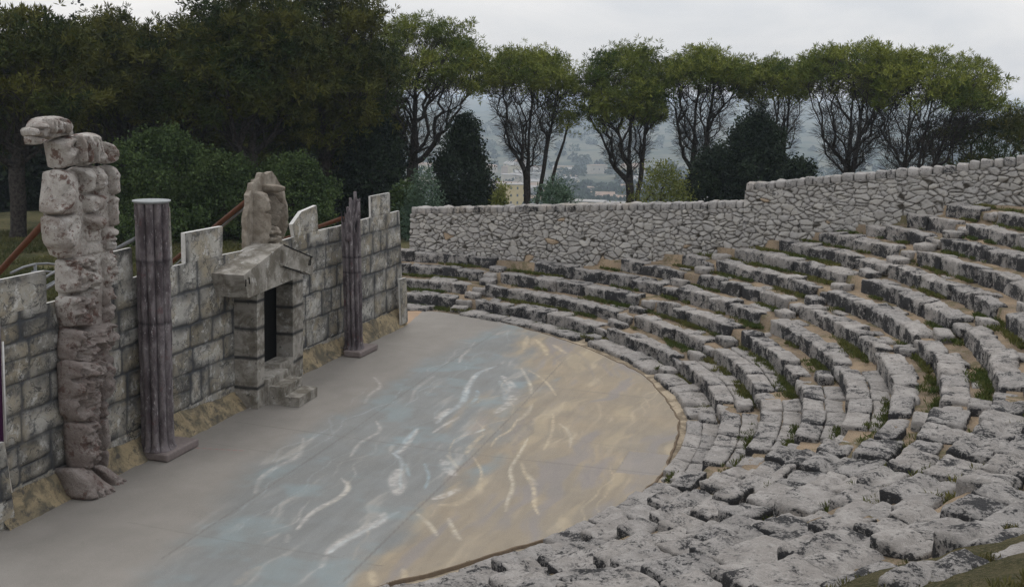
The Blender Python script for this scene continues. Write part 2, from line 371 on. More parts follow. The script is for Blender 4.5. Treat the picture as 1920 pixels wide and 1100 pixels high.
    stroke(cB((930, 355), (960, 405), (985, 450), (980, 490)), .08, YW, .8, side=-1); stroke(cB((965, 365), (1020, 395), (1075, 440), (1110, 500)), .07, Ye, .65, side=-1)
    stroke(cB((670, 250), (615, 290), (605, 330)), .09, W, .55, side=1); stroke(cB((610, 220), (690, 235)), .04, W, .3)
    stroke(cB((480, 395), (420, 430), (370, 470), (355, 530)), .09, W, .4, side=1)
    stroke(cB((390, 670), (335, 750), (290, 795)), .09, W, .7, side=1); stroke(cB((380, 670), (350, 720)), .04, CY, .5)
    stroke(cB((740, 670), (690, 690)), .05, BW, .6); stroke(cB((730, 700), (660, 760), (640, 800)), .07, Ye, .6)
    stroke(cB((905, 620), (870, 680), (795, 712), (770, 760)), .05, Ye, .8, side=1); stroke(cB((985, 540), (960, 590), (905, 630)), .06, YW, .5)
    stroke(cB((940, 620), (905, 680), (850, 700)), .08, Pu, .55); stroke(cB((1000, 600), (965, 680), (905, 725), (890, 800)), .08, Pu, .55)
    stroke(cB((1090, 590), (1085, 690), (1040, 780)), .06, Ye, .6, side=1); stroke(cB((1120, 640), (1180, 690), (1178, 765)), .06, YW, .6, side=1)
    stroke(cB((960, 715), (920, 790), (855, 885), (888, 955), (850, 1040), (845, 1095)), .07, YW, .75, side=1)
    stroke(cB((925, 840), (940, 900), (992, 970), (985, 1060), (1015, 1110)), .08, Ye, .75, side=1); stroke(cB((960, 900), (1010, 960)), .05, YW, .5)
    stroke(cB((545, 800), (600, 870)), .05, YW, .7); stroke(cB((680, 815), (722, 880), (715, 935)), .045, Ye, .8, side=1)
    for q in (0, 22, 44): stroke(cB((515+q, 825), (525+q, 875), (575+q*.5, 910)), .07, W, .45, chalk=.85)
    stroke(cB((470, 1030), (540, 1010), (605, 975)), .11, W, .75, chalk=.8); stroke(cB((500, 1060), (600, 1060), (690, 1000), (720, 950)), .10, Ye, .45)
    for q, e in ((0, 1.), (38, .9), (75, .7)): stroke(cB((1300+q, 765), (1305+q*1.3, 850), (1262+q*1.5, 900), (1290+q*1.4, 955)), .09, Pu, .5*e, side=-1)
    stroke(cB((1130, 840), (1100, 900), (1120, 980)), .09, Pu, .3); stroke(cB((1240, 600), (1190, 650)), .08, Pu, .35)
    for p in (((955, 225), (1010, 260), (1025, 300), (1100, 312)), ((1050, 225), (1085, 280), (1135, 325)), ((1160, 250), (1250, 300), (1300, 400)), ((1330, 330), (1400, 400))): stroke(cB(*p), .10, Pu, .55, side=1)
    for p in (((1000, 205), (1050, 255), (1060, 290)), ((1090, 235), (1160, 280)), ((940, 260), (960, 190))): stroke(cB(*p), .09, Ye, .6)
    stroke(cA((1460, 755), (1530, 810), (1552, 860)), .08, YW, .7, side=-1); stroke(cA((1605, 775), (1635, 835), (1662, 878)), .08, YW, .7, side=-1)
    stroke(cA((1240, 1020), (1255, 1090)), .08, Ye, .5); stroke(cA((1390, 1010), (1400, 1070)), .05, Ye, .6); stroke(cA((720, 1000), (600, 1090)), .10, (.33, .30, .25), .5)
    for i in range(9):                                               # the red chalk dashes by the column
        p = np.array([390, 445])+i*np.array([29., 1.6 if i else 0]); stroke(cA((p[0], p[1]), (p[0]+18, p[1]+1)), .012, (.40, .06, .08), .8, chalk=.2)
    gl = np.random.default_rng(31)
    for q in range(46):                                              # long fine wave lines running with the stage front
        y0 = gl.uniform(-7, 7.5); ln_ = gl.uniform(1.2, 3.6); xx = np.interp(y0, [-8, 8], [1.9, 4.0])+gl.uniform(.2, 6.4); ph_ = gl.uniform(0, 6.3); am = gl.uniform(.06, .16); fr_ = gl.uniform(2.2, 4.2)
        yy = np.linspace(0, ln_, 14); P = np.c_[xx+.17*yy+am*np.sin(yy*fr_+ph_)+.05*np.sin(yy*7.3+ph_*2), y0+yy]
        ib = float(np.interp(y0, [-8, 8], [4.4, 5.6])) < xx; col_ = (Ye if gl.random() < .6 else Pu) if ib else (W if gl.random() < .5 else BW)
        stroke(P, gl.uniform(.016, .036), col_, gl.uniform(.22, .5), side=1 if gl.random() < .5 else -1, soft=.7)
    m = inpoly(X, Y, px_line([(1180, 845), (1255, 852), (1237, 891), (1154, 885)])); C[m] = C[m]*.25+np.array([.235, .215, .205])*.75
    dk = np.array([.10, .09, .08])
    for p, a_ in (([(640, 1093), (760, 975), (888, 852), (975, 763), (1060, 672)], .75), ([(300, 1048), (456, 944), (662, 805), (800, 706), (944, 614)], .6), ([(240, 978), (368, 1002), (480, 1020), (640, 1045)], .4),
            ([(440, 790), (660, 820), (880, 850), (1246, 889)], .65), ([(384, 828), (540, 852), (640, 866)], .4), ([(844, 680), (895, 687)], .6), ([(811, 704), (960, 718)], .4), ([(1025, 725), (1229, 747)], .6),
            ([(945, 778), (1269, 782)], .3), ([(720, 646), (825, 656)], .5), ([(1020, 815), (1255, 852)], .3), ([(760, 760), (800, 765)], .4), ([(1180, 845), (1154, 885)], .4), ([(1000, 702), (1040, 700)], .6), ([(690, 1056), (720, 1060)], .6)):
        L = px_line(p)
        for i in range(len(L)-1): stroke(np.array([L[i], (L[i]+L[i+1])/2, L[i+1]]), .016, dk, a_, soft=.5, chalk=.2)
    m = X < -.0+np.interp(Y, BASE[:, 1], BASE[:, 0])-.1; m |= (Y > 6.95) & (X < 2.9+.03*(Y-7)); C[m] = np.array([.36, .235, .14])*(1+.2*n1+.15*n2)[m][:, None]
    idx = -np.ones(X.shape, int); cell = inn[:-1, :-1] & inn[1:, :-1] & inn[:-1, 1:] & inn[1:, 1:]
    use = np.zeros(X.shape, bool); use[:-1, :-1] |= cell; use[1:, :-1] |= cell; use[:-1, 1:] |= cell; use[1:, 1:] |= cell
    idx[use] = np.arange(use.sum()); ii, jj = np.nonzero(cell)
    Q = np.stack([idx[ii, jj], idx[ii, jj+1], idx[ii+1, jj+1], idx[ii+1, jj]], 1)
    V = np.stack([X[use], Y[use], .004*fb2(X[use], Y[use], .8, 5, 3)-.003], 1)
    tag(mesh('stage_floor', V, Q, M_FLOOR, loc=(3, 0, -.003), attrs={'paint': np.clip(C[use], .02, .9)}), kind='structure')
    # torn edge of the floor: a low strip along its rim
    P = EL; T = np.gradient(P, axis=0); T /= np.linalg.norm(T, axis=1, keepdims=True); N = np.stack([-T[:, 1], T[:, 0]], 1)
    if ((P+N*.1)**2).sum() > (P**2).sum(): N = -N
    wd = .016+.012*vn(np.c_[P, P[:, :1]*0], 6, 5)[:, None]
    a = np.c_[P-N*.012, np.full(len(P), -.10)]; b_ = np.c_[P-N*.012, np.full(len(P), .004)]; c_ = np.c_[P+N*wd, np.full(len(P), .003)]; d_ = np.c_[P+N*wd, np.full(len(P), -.02)]
    V = np.concatenate([a, b_, c_, d_]); n = len(P); i = np.arange(n-1); Q = np.concatenate([np.stack([i+k*n, i+1+k*n, i+1+(k+1)*n, i+(k+1)*n], 1) for k in range(3)])
    tag(mesh('floor_edge', V, Q, M_EDGE), kind='structure')
build_floor()
# ---------------------------------------------------------------- cavea: earth terraces and sand
def build_terraces():
    A = np.radians(np.arange(-100, 100.1, .35)); prof = []
    prof += [(9.05, -.05), (9.6, -.02), (9.95, .0)]
    for k in ROWS:
        prof += [(rk(k)+.06, zk(k)-.26), (rk(k)+.10, zk(k)-.075), (rk(k)+.35, zk(k)-.065), (rk(k)+.52, zk(k)-.05), (rk(k+1)+.02, zk(k)-.02)]
    prof += [(rk(13)+.1, zk(12)+.03), (rk(13)+.6, zk(12)+.02), (18.9, zk(12)-.02)]
    prof = np.array(prof); n, m = len(prof), len(A)
    R = prof[:, 0][:, None]+0*A; Z = prof[:, 1][:, None]+0*A; X = R*np.cos(A); Y = R*np.sin(A)
    thd = np.degrees(A)[None]+0*R; ru = sstep(-43, -49, thd)*sstep(rk(9), rk(10.5), R); Zs = Z1+RISE*((R-R1)/TREAD)-.05; Z = Z+(np.minimum(Zs, zk(12))-Z)*ru
    P = np.stack([X, Y, Z], -1); Z = Z+(.035+.05*ru)*fbm(P, 2.2, 4, 4)+.012*fbm(P, 12, 6, 3); P = np.stack([X, Y, Z], -1)
    d = (X-AW0[0])*AWN[0]+(Y-AW0[1])*AWN[1]; swd = -(X-.9)*.985+(Y-1.)*.175
    ok = (d > -.25) & (swd < 2.5); i, j = np.nonzero(ok[:-1, :-1] & ok[1:, :-1] & ok[:-1, 1:] & ok[1:, 1:])
    Q = np.stack([i*m+j, (i+1)*m+j, (i+1)*m+j+1, i*m+j+1], 1)
    mi = np.where(i < 2, 1, 0); mi = np.where((ru+.25*fbm(P, 1.5, 71, 3))[i, j] > .45, 2, mi)
    o = mesh('earth_terraces', P.reshape(-1, 3), Q, None, loc=(0, 0, 0), mats=[M_EARTH, M_SAND, M_TURF], midx=mi); tag(o, kind='structure')
build_terraces()
# ---------------------------------------------------------------- cavea: benches of stone blocks
def polar(V, th, r0):
    """local x along the tangent, y outward, z up -> world, round the stage circle"""
    a = th-V[:, 0]/(r0); r = r0+V[:, 1]
    return np.stack([r*np.cos(a), r*np.sin(a), V[:, 2]], 1)
sid = [0]
def stone(th, r0, w, dep, ztop, h, rad=.05, rough=.03, res=1., tilt=0., split=False):
    sid[0] += 1; s = sid[0]
    nx, ny, nz = max(4, int(w/.062*res)), max(4, int(dep/.062*res)), max(3, int(h/.066*res))
    V, Q = rbox(w, dep, h, rad, min(nx, 30), min(ny, 20), min(nz, 12)); seed = np.array([s*3.17, s*1.31, s*.77])
    V = V.copy()
    # the plan of a block is never square
    kx, ky, sk = rng.uniform(-.09, .09), rng.uniform(-.10, .10), rng.uniform(-.10, .10)
    x, y = V[:, 0].copy(), V[:, 1].copy(); V[:, 0] = x*(1+kx*y/dep)+sk*y*.5; V[:, 1] = y*(1+ky*x/w)
    N = V/np.array([w, dep, h]); N = N/(np.linalg.norm(N, axis=1, keepdims=True)+1e-9)
    lo = fbm(V+seed, 2.6, 1, 3); mi = fbm(V+seed, 8., 2, 4, .6); pit = np.maximum(0, fbm(V+seed, 15., 5, 3)-.16)
    e = np.sort(np.abs(np.stack([x/w*2, y/dep*2, V[:, 2]/h*2], 1)), 1)[:, 1]           # 1 along the edges of the block
    chip = np.maximum(0, fbm(V+seed+7.7, 4.5, 6, 3, .6)-.02)*sstep(.62, 1., e)*2.2+np.maximum(0, .5-np.abs(fbm(V+seed, 5.5, 14, 3))*7)*.35
    V = V+N*(rough*1.1*lo+rough*.8*mi-rough*1.5*pit-rough*chip)[:, None]
    top = sstep(.0, h*.5, V[:, 2])
    V[:, 2] += top*(tilt*V[:, 0]/w+rng.uniform(-.05, .05)*V[:, 1]/dep+rough*.9*fbm(V[:, :]*np.array([1, 1, 0])+seed, 3.1, 9, 4))
    if split:                                                    # the groove between seat edge and footrest slab
        V[:, 2] -= top*.04*np.exp(-((V[:, 1]-.02-.03*lo)/.035)**2)
    V[:, 2] += ztop-h/2; V[:, 1] += dep/2
    return polar(V, th, r0), Q
WEDGE = ['behind the stage set end', 'below the low rubble wall', 'below the step in the rubble wall', 'just left of the middle gangway', 'right of the middle gangway', 'in the near worn wedge', 'in the nearest bottom wedge', 'at the lower left foreground edge']
ORD = ['', 'lowest', 'second', 'third', 'fourth', 'fifth', 'sixth', 'seventh', 'eighth', 'ninth', 'tenth', 'eleventh', 'topmost']
LOOK = ['grey blocky', 'black flecked', 'black stained', 'lichen blackened', 'neatly jointed two slab deep', 'worn rounded', 'broad pitted', 'broad worn']
def in_wall(x, y): return (x-AW0[0])*AWN[0]+(y-AW0[1])*AWN[1]
def bench(wi, k, a1, a0):
    """blocks of row k from angle a1 down to a0 (degrees)"""
    r = rk(k); near = wi >= 5; t1, t0 = math.radians(a1)-HALF/r, math.radians(a0)+HALF/r
    # cut the row where it meets the rubble wall
    def free(t_): return in_wall((r+.34)*math.cos(t_), (r+.34)*math.sin(t_)) > .02
    while t1 > t0 and not free(t1): t1 -= .004
    if (t1-t0)*r < .5: return
    t1 += rng.uniform(-.008, .012) if wi else 0; t0 += rng.uniform(-.012, .008)
    L = (t1-t0)*r; n = max(1, int(round(L/(rng.uniform(.62, .84) if wi < 4 else (.78 if wi == 4 else rng.uniform(.52, .74)))))); ws = rng.uniform(.6, 1.5, n) if wi < 4 else rng.uniform(.75, 1.3, n); ws = ws/ws.sum()*L
    tm = (t0+t1)/2; loc = (r*math.cos(tm), r*math.sin(tm), zk(k)-RISE)
    root = None
    th = t1; twin = (wi == 4 and k <= 4) or (wi == 3 and k <= 2)
    for q in range(n):
        w = ws[q]; tc = th-w/2/r; th -= w/r
        vis = proj_ok(tc, r, zk(k))
        if not vis: continue
        if wi >= 6 and (k == 12 or (k == 11 and rng.random() < .5) or (k == 10 and rng.random() < .2)): continue
        if root is None: root = empty('stone_bench', loc, '%s stone bench, %s row %s' % (LOOK[wi], ORD[k], WEDGE[wi]), 'stone bench', 'stone benches of the seating tiers')
        j = rng.uniform(-.03, .03); dz = rng.normal(0, .014 if wi < 5 else .024); res = 1.0 if wi < 3 else (1.25 if wi < 5 else 1.6)
        if near:
            dep = rng.uniform(.42, .57) if rng.random() < .8 else rng.uniform(.30, .42)
            V, Q = stone(tc, r-.06+j*1.6, w-rng.uniform(.02, .09), dep, zk(k)+dz+.02, .40, rng.uniform(.03, .055), .029, res, rng.normal(0, .03), split=rng.random() < .5)
        elif twin:
            V, Q = stone(tc, r-.02+j*.6, w-.012, .35, zk(k)+dz*.5, .36, .035, .018, res, rng.normal(0, .012))
            V2, Q2 = stone(tc+rng.uniform(-.004, .004), r+.335+j*.6, w-.02, .31, zk(k)-.004+dz*.5, .22, .03, .018, res, rng.normal(0, .01))
            o = mesh('stone_block', V2, Q2, M_PAVE, root)
        else:
            dep = rng.uniform(.30, .46)
            V, Q = stone(tc, r-.03+j, w-rng.uniform(-.03, .02), dep, zk(k)+dz, .40, rng.uniform(.025, .055), .036, res, rng.normal(0, .03))
        mesh('stone_block', V, Q, M_NEAR if near else M_SEAT, root)
        if not near and not twin and rng.random() < .22:         # a flat slab left in the terrace behind
            V2, Q2 = stone(tc, r+.36, w*rng.uniform(.4, .8), .2, zk(k)-.015, .12, .03, .02, res)
            mesh('stone_block', V2, Q2, M_PAVE, root)
def proj_ok(th, r, z, m=90):
    p = np.array([r*math.cos(th), r*math.sin(th), z])-CAM; w = p@FW
    if w < .8: return False
    u, v = 960+FPX*(p@RT)/w, PPY-FPX*(p@UP)/w
    return -m*9/w-m < u < 1920+m+m*9/w and -m < v < 1100+m*14/w+m
BND = [92.]+STAIRS+[-84.]
for wi in range(8):
    for k in ROWS:
        if wi == 0 and k > 4: continue
        bench(wi, k, BND[wi]+(0 if wi else HALF/rk(k)*57.3), BND[wi+1]-(0 if wi < 7 else HALF/rk(k)*57.3))
# the pavement ring at the foot of the tiers
def paving():
    names = ['beside the far end of the stage set', 'below the low rubble wall', 'below the step in the rubble wall', 'left of the middle gangway', 'right of the middle gangway', 'under the near worn wedge', 'under the nearest bottom wedge', 'at the lower left foreground edge']
    for wi in range(8):
        a1, a0 = math.radians(BND[wi]), math.radians(BND[wi+1]); r = 9.42; root = None; th = a1-.6*HALF/r
        while th > a0+.6*HALF/r:
            w = rng.uniform(.55, .95); tc = th-w/2/r; th -= w/r
            if th < a0-.01 or not proj_ok(tc, r, 0) or rng.random() < .06: continue
            if root is None: root = empty('stone_kerb', (r*math.cos((a1+a0)/2), r*math.sin((a1+a0)/2), 0), 'low kerb of flat grey slabs edging the stage floor %s' % names[wi], 'stone kerb', 'flat slabs edging the stage floor')
            dep = rng.uniform(.50, .60); res = 1.2 if wi < 4 else 1.7
            if wi == 4:
                V, Q = stone(tc, r, w-.01, .28, .10, .25, .03, .015, res); mesh('slab', V, Q, M_PAVE, root)
                V, Q = stone(tc, r+.27, w-.02, .30, .09, .25, .03, .015, res); mesh('slab', V, Q, M_PAVE, root)
            else:
                V, Q = stone(tc, r+rng.uniform(-.04, .03), w-.02, dep, .075+rng.uniform(-.01, .02)+(.03 if wi > 4 else 0), .22, .05, .03, res, rng.normal(0, .02)); mesh('slab', V, Q, M_PAVE if wi < 5 else M_SEAT, root)
paving()
sname = ['leftmost narrow stairway, beside the far end of the stage set', 'narrow stone stairway climbing to the middle of the low rubble wall', 'narrow stone stairway climbing past the step in the rubble wall', 'middle stone stairway, rising to the right edge of the view', 'stone stairway just below the middle of the right edge', 'worn stone stairway through the near foreground blocks', 'lowest stone stairway at the bottom of the view']
for si, a in enumerate(STAIRS):
    root = None; th = math.radians(a)
    for k in ROWS:
        for q in (0, 1):
            r = rk(k)-.03+(.0 if q == 0 else .33)-.33; z = zk(k)-RISE+(.12 if q == 0 else .23)-.02
            x, y = (r+.3)*math.cos(th), (r+.3)*math.sin(th)
            if in_wall(x, y) < .05 or not proj_ok(th, r, z, 20) or (si == 0 and k > 4) or rng.random() < (.12 if si < 4 else .3): continue
            if root is None: root = empty('stone_stairway', (x, y, z-.2), sname[si], 'stairway', 'stairways between the seating wedges')
            V, Q = stone(th+rng.uniform(-.006, .006), r+rng.uniform(-.02, .02), rng.uniform(.38, .52), rng.uniform(.27, .36), z+rng.uniform(-.02, .015), .2, .04, .03, 1.2, rng.normal(0, .02)); mesh('step', V, Q, M_PAVE, root)
# loose rubble on the sand by the stage rim and lone boulders at the top of the near tiers
for (u, v, z, s) in ((1248, 885, .05, .16), (1262, 893, .05, .12), (1240, 900, .05, .10), (1275, 905, .06, .14)):
    p = at(u, v, z); V, Q = stone(math.atan2(p[1], p[0]), math.hypot(p[0], p[1]), s, s*.8, z+.05, s*.7, s*.25, .02, 2.)
    tag(mesh('loose_stone', V, Q, M_COPE), 'pale fist sized stone lying in the sand by the stage rim', 'stone', 'loose stones by the stage rim')
# ---------------------------------------------------------------- the rubble wall behind the tiers
def stones_cells(L, H, dens_, s0):
    """irregular dry-stone cells: seeds relaxed a little, wider than tall"""
    g = np.random.default_rng(s0); sx, sz = .195, .130; P = []
    for i in range(int(L/sx)+2):
        for j in range(int(H/sz)+2):
            if g.random() < .20: continue
            P.append(((i+g.uniform(-.48, .48)+(j % 2)*.5)*sx, (j+g.uniform(-.46, .46))*sz))
            if g.random() < .42: P.append(((i+g.uniform(-.5, .5))*sx, (j+g.uniform(-.5, .5))*sz))
    return np.array(P)
def wall_section(name, label, s0, s1, foot, topf, batter, seed, ends=True):
    """front face as a relief of stones, s along the wall; foot(s), topf(s) heights; coping stones are parts"""
    p0 = AW0+AWD*s0; root = empty(name, (p0[0], p0[1], foot(np.array([s0]))[0]), label, 'stone wall', 'sections of the rubble wall')
    st = .024; L = s1-s0; zlo = -.6; sx = np.arange(0, L+st, st); Hm = 6.0; P = stones_cells(L, 5.2, 1, seed)
    Zn = 130; t_ = np.linspace(0, 1, Zn); Ssx = s0+sx; F_, T_ = foot(Ssx), topf(Ssx)
    Xs = np.repeat(sx[None], Zn, 0); Zs = F_[None]+(T_-F_)[None]*t_[:, None]
    wx = Xs+.035*fb2(Xs, Zs, 4.1, seed, 4); wz = (Zs+.6)+.035*fb2(Xs, Zs, 4.1, seed+5, 4)
    d1 = np.full(Xs.shape, 9.); d2 = d1.copy(); id_ = np.zeros(Xs.shape, int); sg = np.random.default_rng(seed+1).uniform(-.035, .035, len(P))
    for i, (a, b) in enumerate(P):
        j0, j1 = np.searchsorted(sx, a-.6), np.searchsorted(sx, a+.6)
        if j1 <= j0: continue
        sl = (slice(None), slice(j0, j1)); d = np.sqrt(((wx[sl]-a)/1.3)**2+((wz[sl]-b)/.78)**2)-sg[i]
        k1 = d < d1[sl]; d2[sl] = np.where(k1, d1[sl], np.minimum(d2[sl], d)); id_[sl] = np.where(k1, i, id_[sl]); d1[sl] = np.minimum(d1[sl], d)
    e = d2-d1; jt = 1-sstep(.003, .017+.012*fb2(Xs, Zs, 2.2, seed+8, 2), e); rl = sstep(0, .045, e)
    g = np.random.default_rng(seed+2); tone = g.uniform(.15, 1, len(P))[id_]; push = g.uniform(-.03, .03, len(P))[id_]; warm = (g.random(len(P)) < .012)[id_]*.7
    tx, tz = g.uniform(-.25, .25, len(P))[id_], g.uniform(-.25, .25, len(P))[id_]
    dep = .05*rl+push*.8*rl+.02*fb2(Xs, Zs, 9, seed, 4)+rl*(tx*(Xs-P[id_, 0])+tz*(Zs+.6-P[id_, 1]))*.5
    off = dep-batter*(Zs-F_[None])
    pos = AW0[None, None]+AWD*(s0+Xs)[..., None]+AWN*off[..., None]
    V = np.concatenate([pos, Zs[..., None]], -1).reshape(-1, 3); m = len(sx); i = np.arange(Zn-1)[:, None]*m; j = np.arange(m-1)[None]
    Q = np.stack([i+j, i+j+1, i+m+j+1, i+m+j], -1).reshape(-1, 4)
    mesh('stone_face', V, Q, M_RUB, root, attrs={'tone': tone.ravel(), 'joint': jt.ravel(), 'warm': warm.ravel()})
    # the core behind the face
    A = Acc()
    for a in range(0, m-1, 10):
        b = min(a+10, m-1); c = []
        for q in (a, b):
            for z, o in ((F_[q]-.3, -.06), (T_[q]-.01, -.06-batter*(T_[q]-F_[q])), (T_[q]-.01, -.5), (F_[q]-.3, -.5)):
                p = AW0+AWD*Ssx[q]+AWN*o; c.append((p[0], p[1], z))
        A.add(c, Q=[(0, 1, 5, 4), (1, 2, 6, 5), (2, 3, 7, 6), (0, 3, 2, 1), (4, 5, 6, 7)])
    ob = A.build('core', M_COPE, root, smooth=False)
    # coping
    s = s0+.02
    while s < s1-.08:
        w = g.uniform(.17, .30); h = g.uniform(.19, .225); z = topf(np.array([s+w/2]))[0]-.03
        V, Q = rbox(w-.012, .52, h, .055, 5, 6, 5); sd = np.array([s*2.1, 3.3, seed]); N = V/np.array([w, .5, h])
        V = V+N*(.05*fbm(V+sd, 4.5, 2, 4))[:, None]; V[:, 2] += h/2+g.uniform(-.012, .015); V[:, 0] *= 1+.25*V[:, 2]*g.uniform(-1, 1)
        V[:, 2] += V[:, 0]*g.uniform(-.12, .12)
        q = AW0+AWD*(s+w/2)+AWN*(-batter*(topf(np.array([s]))[0]-foot(np.array([s]))[0])-.20)
        mesh('coping_stone', np.stack([q[0]+AWD[0]*V[:, 0]-AWN[0]*V[:, 1], q[1]+AWD[1]*V[:, 0]-AWN[1]*V[:, 1], z+V[:, 2]], 1), Q, M_COPE, root); s += w
    return root
def s_of(u, v):                                                 # position along the rubble wall seen at (u, v)
    p = onplane(u, v, (AW0[0], AW0[1], 0), np.array([AWN[0], AWN[1], 0])); return (p[:2]-AW0)@AWD, p[2]
tl = [s_of(u, v) for u, v in ((768, 401), (1080, 396), (1394, 391))]; th_ = [s_of(u, v) for u, v in ((1397, 358), (1560, 343), (1760, 326), (1925, 306))]
sA, sB = tl[0][0], tl[-1][0]; sC = th_[-1][0]+2.5
low = lambda s: np.interp(s, [a for a, b in tl], [b for a, b in tl])
high = lambda s: np.interp(s, [a for a, b in th_]+[sC], [b for a, b in th_]+[th_[-1][1]+.25])
foot = lambda s: np.interp(s, [0, 3, 5.5, 9, 12, 14, 17, 22], [.75, .75, .8, 1.1, 1.6, 2.1, 2.7, 3.0])
wall_section('rubble_wall', 'low pale dry stone wall with a level row of coping stones behind the left tiers', sA, sB, foot, low, .07, 11)
wall_section('rubble_wall', 'taller pale dry stone wall rising to the right, with upright end above the low wall', sB, sC, foot, high, .05, 23)
# ---------------------------------------------------------------- the stage set
t = NT('painted ashlar'); j = t.attr('joint'); c = t.mix(t.attr('tone'), (.18, .17, .145, 1), (.48, .465, .425, 1))
c = t.mix(t.rng(t.noise(1.6, 6, .65, .5), .42, .62, 0, .6), c, (.31, .255, .16, 1)); c = t.mix(t.rng(t.noise(4.5, 8, .75), .50, .62, 0, .8), c, gray(.115))
c = t.mix(t.rng(t.noise(5.5, 7, .75), .53, .63, 0, .75), c, (.60, .59, .56, 1)); c = t.mix(t.rng(t.noise(48, 5, .75), .60, .66, 0, .85), c, gray(.03))
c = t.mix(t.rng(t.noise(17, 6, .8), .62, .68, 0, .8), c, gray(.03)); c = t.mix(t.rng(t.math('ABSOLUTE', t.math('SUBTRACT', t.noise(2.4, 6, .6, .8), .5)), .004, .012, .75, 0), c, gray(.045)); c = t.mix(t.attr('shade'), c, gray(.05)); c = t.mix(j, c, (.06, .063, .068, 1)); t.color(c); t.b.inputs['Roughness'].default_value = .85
t.bump(t.math('SUBTRACT', t.noise(30, 6, .7), j), .5, .02); M_ASH = t.m
t = NT('ochre painted rock'); c = t.mix(t.rng(t.noise(2.2, 6, .7, .6), .38, .62), (.13, .115, .085, 1), (.36, .29, .18, 1)); c = t.mix(t.rng(t.noise(7, 7, .75), .52, .64, 0, .8), c, gray(.07, .05))
c = t.mix(t.rng(t.noise(55, 5, .75), .60, .66, 0, .8), c, gray(.03)); t.color(c); t.bump(t.noise(14, 8, .7), .8, .05); M_SKIRT = t.m
t = NT('painted statue stone'); c = t.mix(t.rng(t.noise(2.5, 7, .7, .4), .36, .64), (.33, .29, .26, 1), (.56, .53, .49, 1)); c = t.mix(t.rng(t.noise(5, 8, .78, .3), .515, .60, 0, .85), c, (.12, .055, .038, 1))
c = t.mix(t.rng(t.noise(3.3, 7, .75), .56, .68, 0, .8), c, (.62, .60, .58, 1)); c = t.mix(t.rng(t.noise(13, 8, .8), .57, .66, 0, .85), c, gray(.045)); c = t.mix(t.rng(t.noise(60, 5, .75), .6, .67, 0, .8), c, gray(.04))
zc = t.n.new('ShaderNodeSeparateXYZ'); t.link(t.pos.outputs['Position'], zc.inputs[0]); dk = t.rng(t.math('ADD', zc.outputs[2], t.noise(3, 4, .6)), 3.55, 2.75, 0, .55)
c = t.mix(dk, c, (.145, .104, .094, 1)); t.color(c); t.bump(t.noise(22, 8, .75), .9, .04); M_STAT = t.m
t = NT('buff carved stone'); c = t.mix(t.rng(t.noise(4, 7, .7), .36, .64), (.19, .16, .125, 1), (.35, .315, .265, 1)); c = t.mix(t.rng(t.noise(30, 6, .75), .58, .68, 0, .8), c, gray(.06)); t.color(c); t.bump(t.noise(30, 7, .7), .7, .03); M_BUFF = t.m
t = NT('brown grey painted boards'); c = t.mix(t.rng(t.noise(2.6, 7, .7, .5), .38, .62), (.15, .135, .11, 1), (.34, .32, .285, 1)); c = t.mix(t.rng(t.noise(6, 7, .75), .55, .66, 0, .7), c, (.50, .49, .46, 1))
c = t.mix(t.rng(t.noise(9, 8, .8), .56, .66, 0, .85), c, gray(.05)); c = t.mix(t.attr('joint'), c, gray(.04)); t.color(c); t.bump(t.noise(35, 6, .7), .4, .02); M_DOOR = t.m
t = NT('violet grey painted column'); mpn = t.n.new('ShaderNodeMapping'); mpn.inputs['Scale'].default_value = (1, 1, .42); t.link(t.pos.outputs['Position'], mpn.inputs[0])
st_ = t.noise(5, 7, .7, .3, vec=mpn.outputs[0]); c = t.mix(t.rng(st_, .38, .64), (.075, .062, .066, 1), (.20, .178, .182, 1)); c = t.mix(t.rng(t.noise(20, 7, .8, 0, vec=mpn.outputs[0]), .57, .64, 0, .7), c, (.46, .44, .44, 1))
c = t.mix(t.rng(t.noise(4, 7, .75), .56, .68, 0, .6), c, (.13, .06, .06, 1)); c = t.mix(t.attr('joint'), c, (.02, .016, .02, 1)); t.color(c); t.bump(t.noise(40, 6, .7), .5, .015); M_COL = t.m
def flat(name, c, r=.7):
    t = NT(name); t.color(t.mix(t.rng(t.noise(18, 5, .7), .35, .65, 0, .4), c, tuple(x*.55 for x in c[:3])+(1,))); t.b.inputs['Roughness'].default_value = r; return t.m
M_PLY = flat('bare pale board edge', (.62, .61, .58, 1)); M_BLACK = flat('black cloth', (.004, .004, .004, 1)); M_RUST = flat('rusty brown pole', (.12, .05, .028, 1), .6); M_GALV = flat('dull grey pipe', (.22, .23, .24, 1), .5); M_CAP = flat('pale grey board', (.30, .32, .32, 1)); M_PURP = flat('plum cloth', (.05, .012, .045, 1)); M_BACK = flat('bare timber back', (.20, .15, .10, 1))
BASE2 = BASE                                                     # foot line of the skirting
def seg_at(i): a, b = BASE2[i], BASE2[i+1]; d = (b-a)/np.linalg.norm(b-a); return a, d, np.array([d[1], -d[0]])
def set_sz(u, v, i, off):                                       # (s, z) on segment i of the set, off metres towards the stage
    a, d, n = seg_at(i); p = onplane(u, v, (*(a+n*off), 0), np.array([n[0], n[1], 0])); return np.array([(p[:2]-a)@d, p[2]])
def set_pt(sz, i, off):
    a, d, n = seg_at(i); sz = np.asarray(sz); off = np.broadcast_to(np.asarray(off, float), sz.shape[:-1])
    return np.concatenate([a+d*sz[..., :1]+n*off[..., None], sz[..., 1:2]], -1)
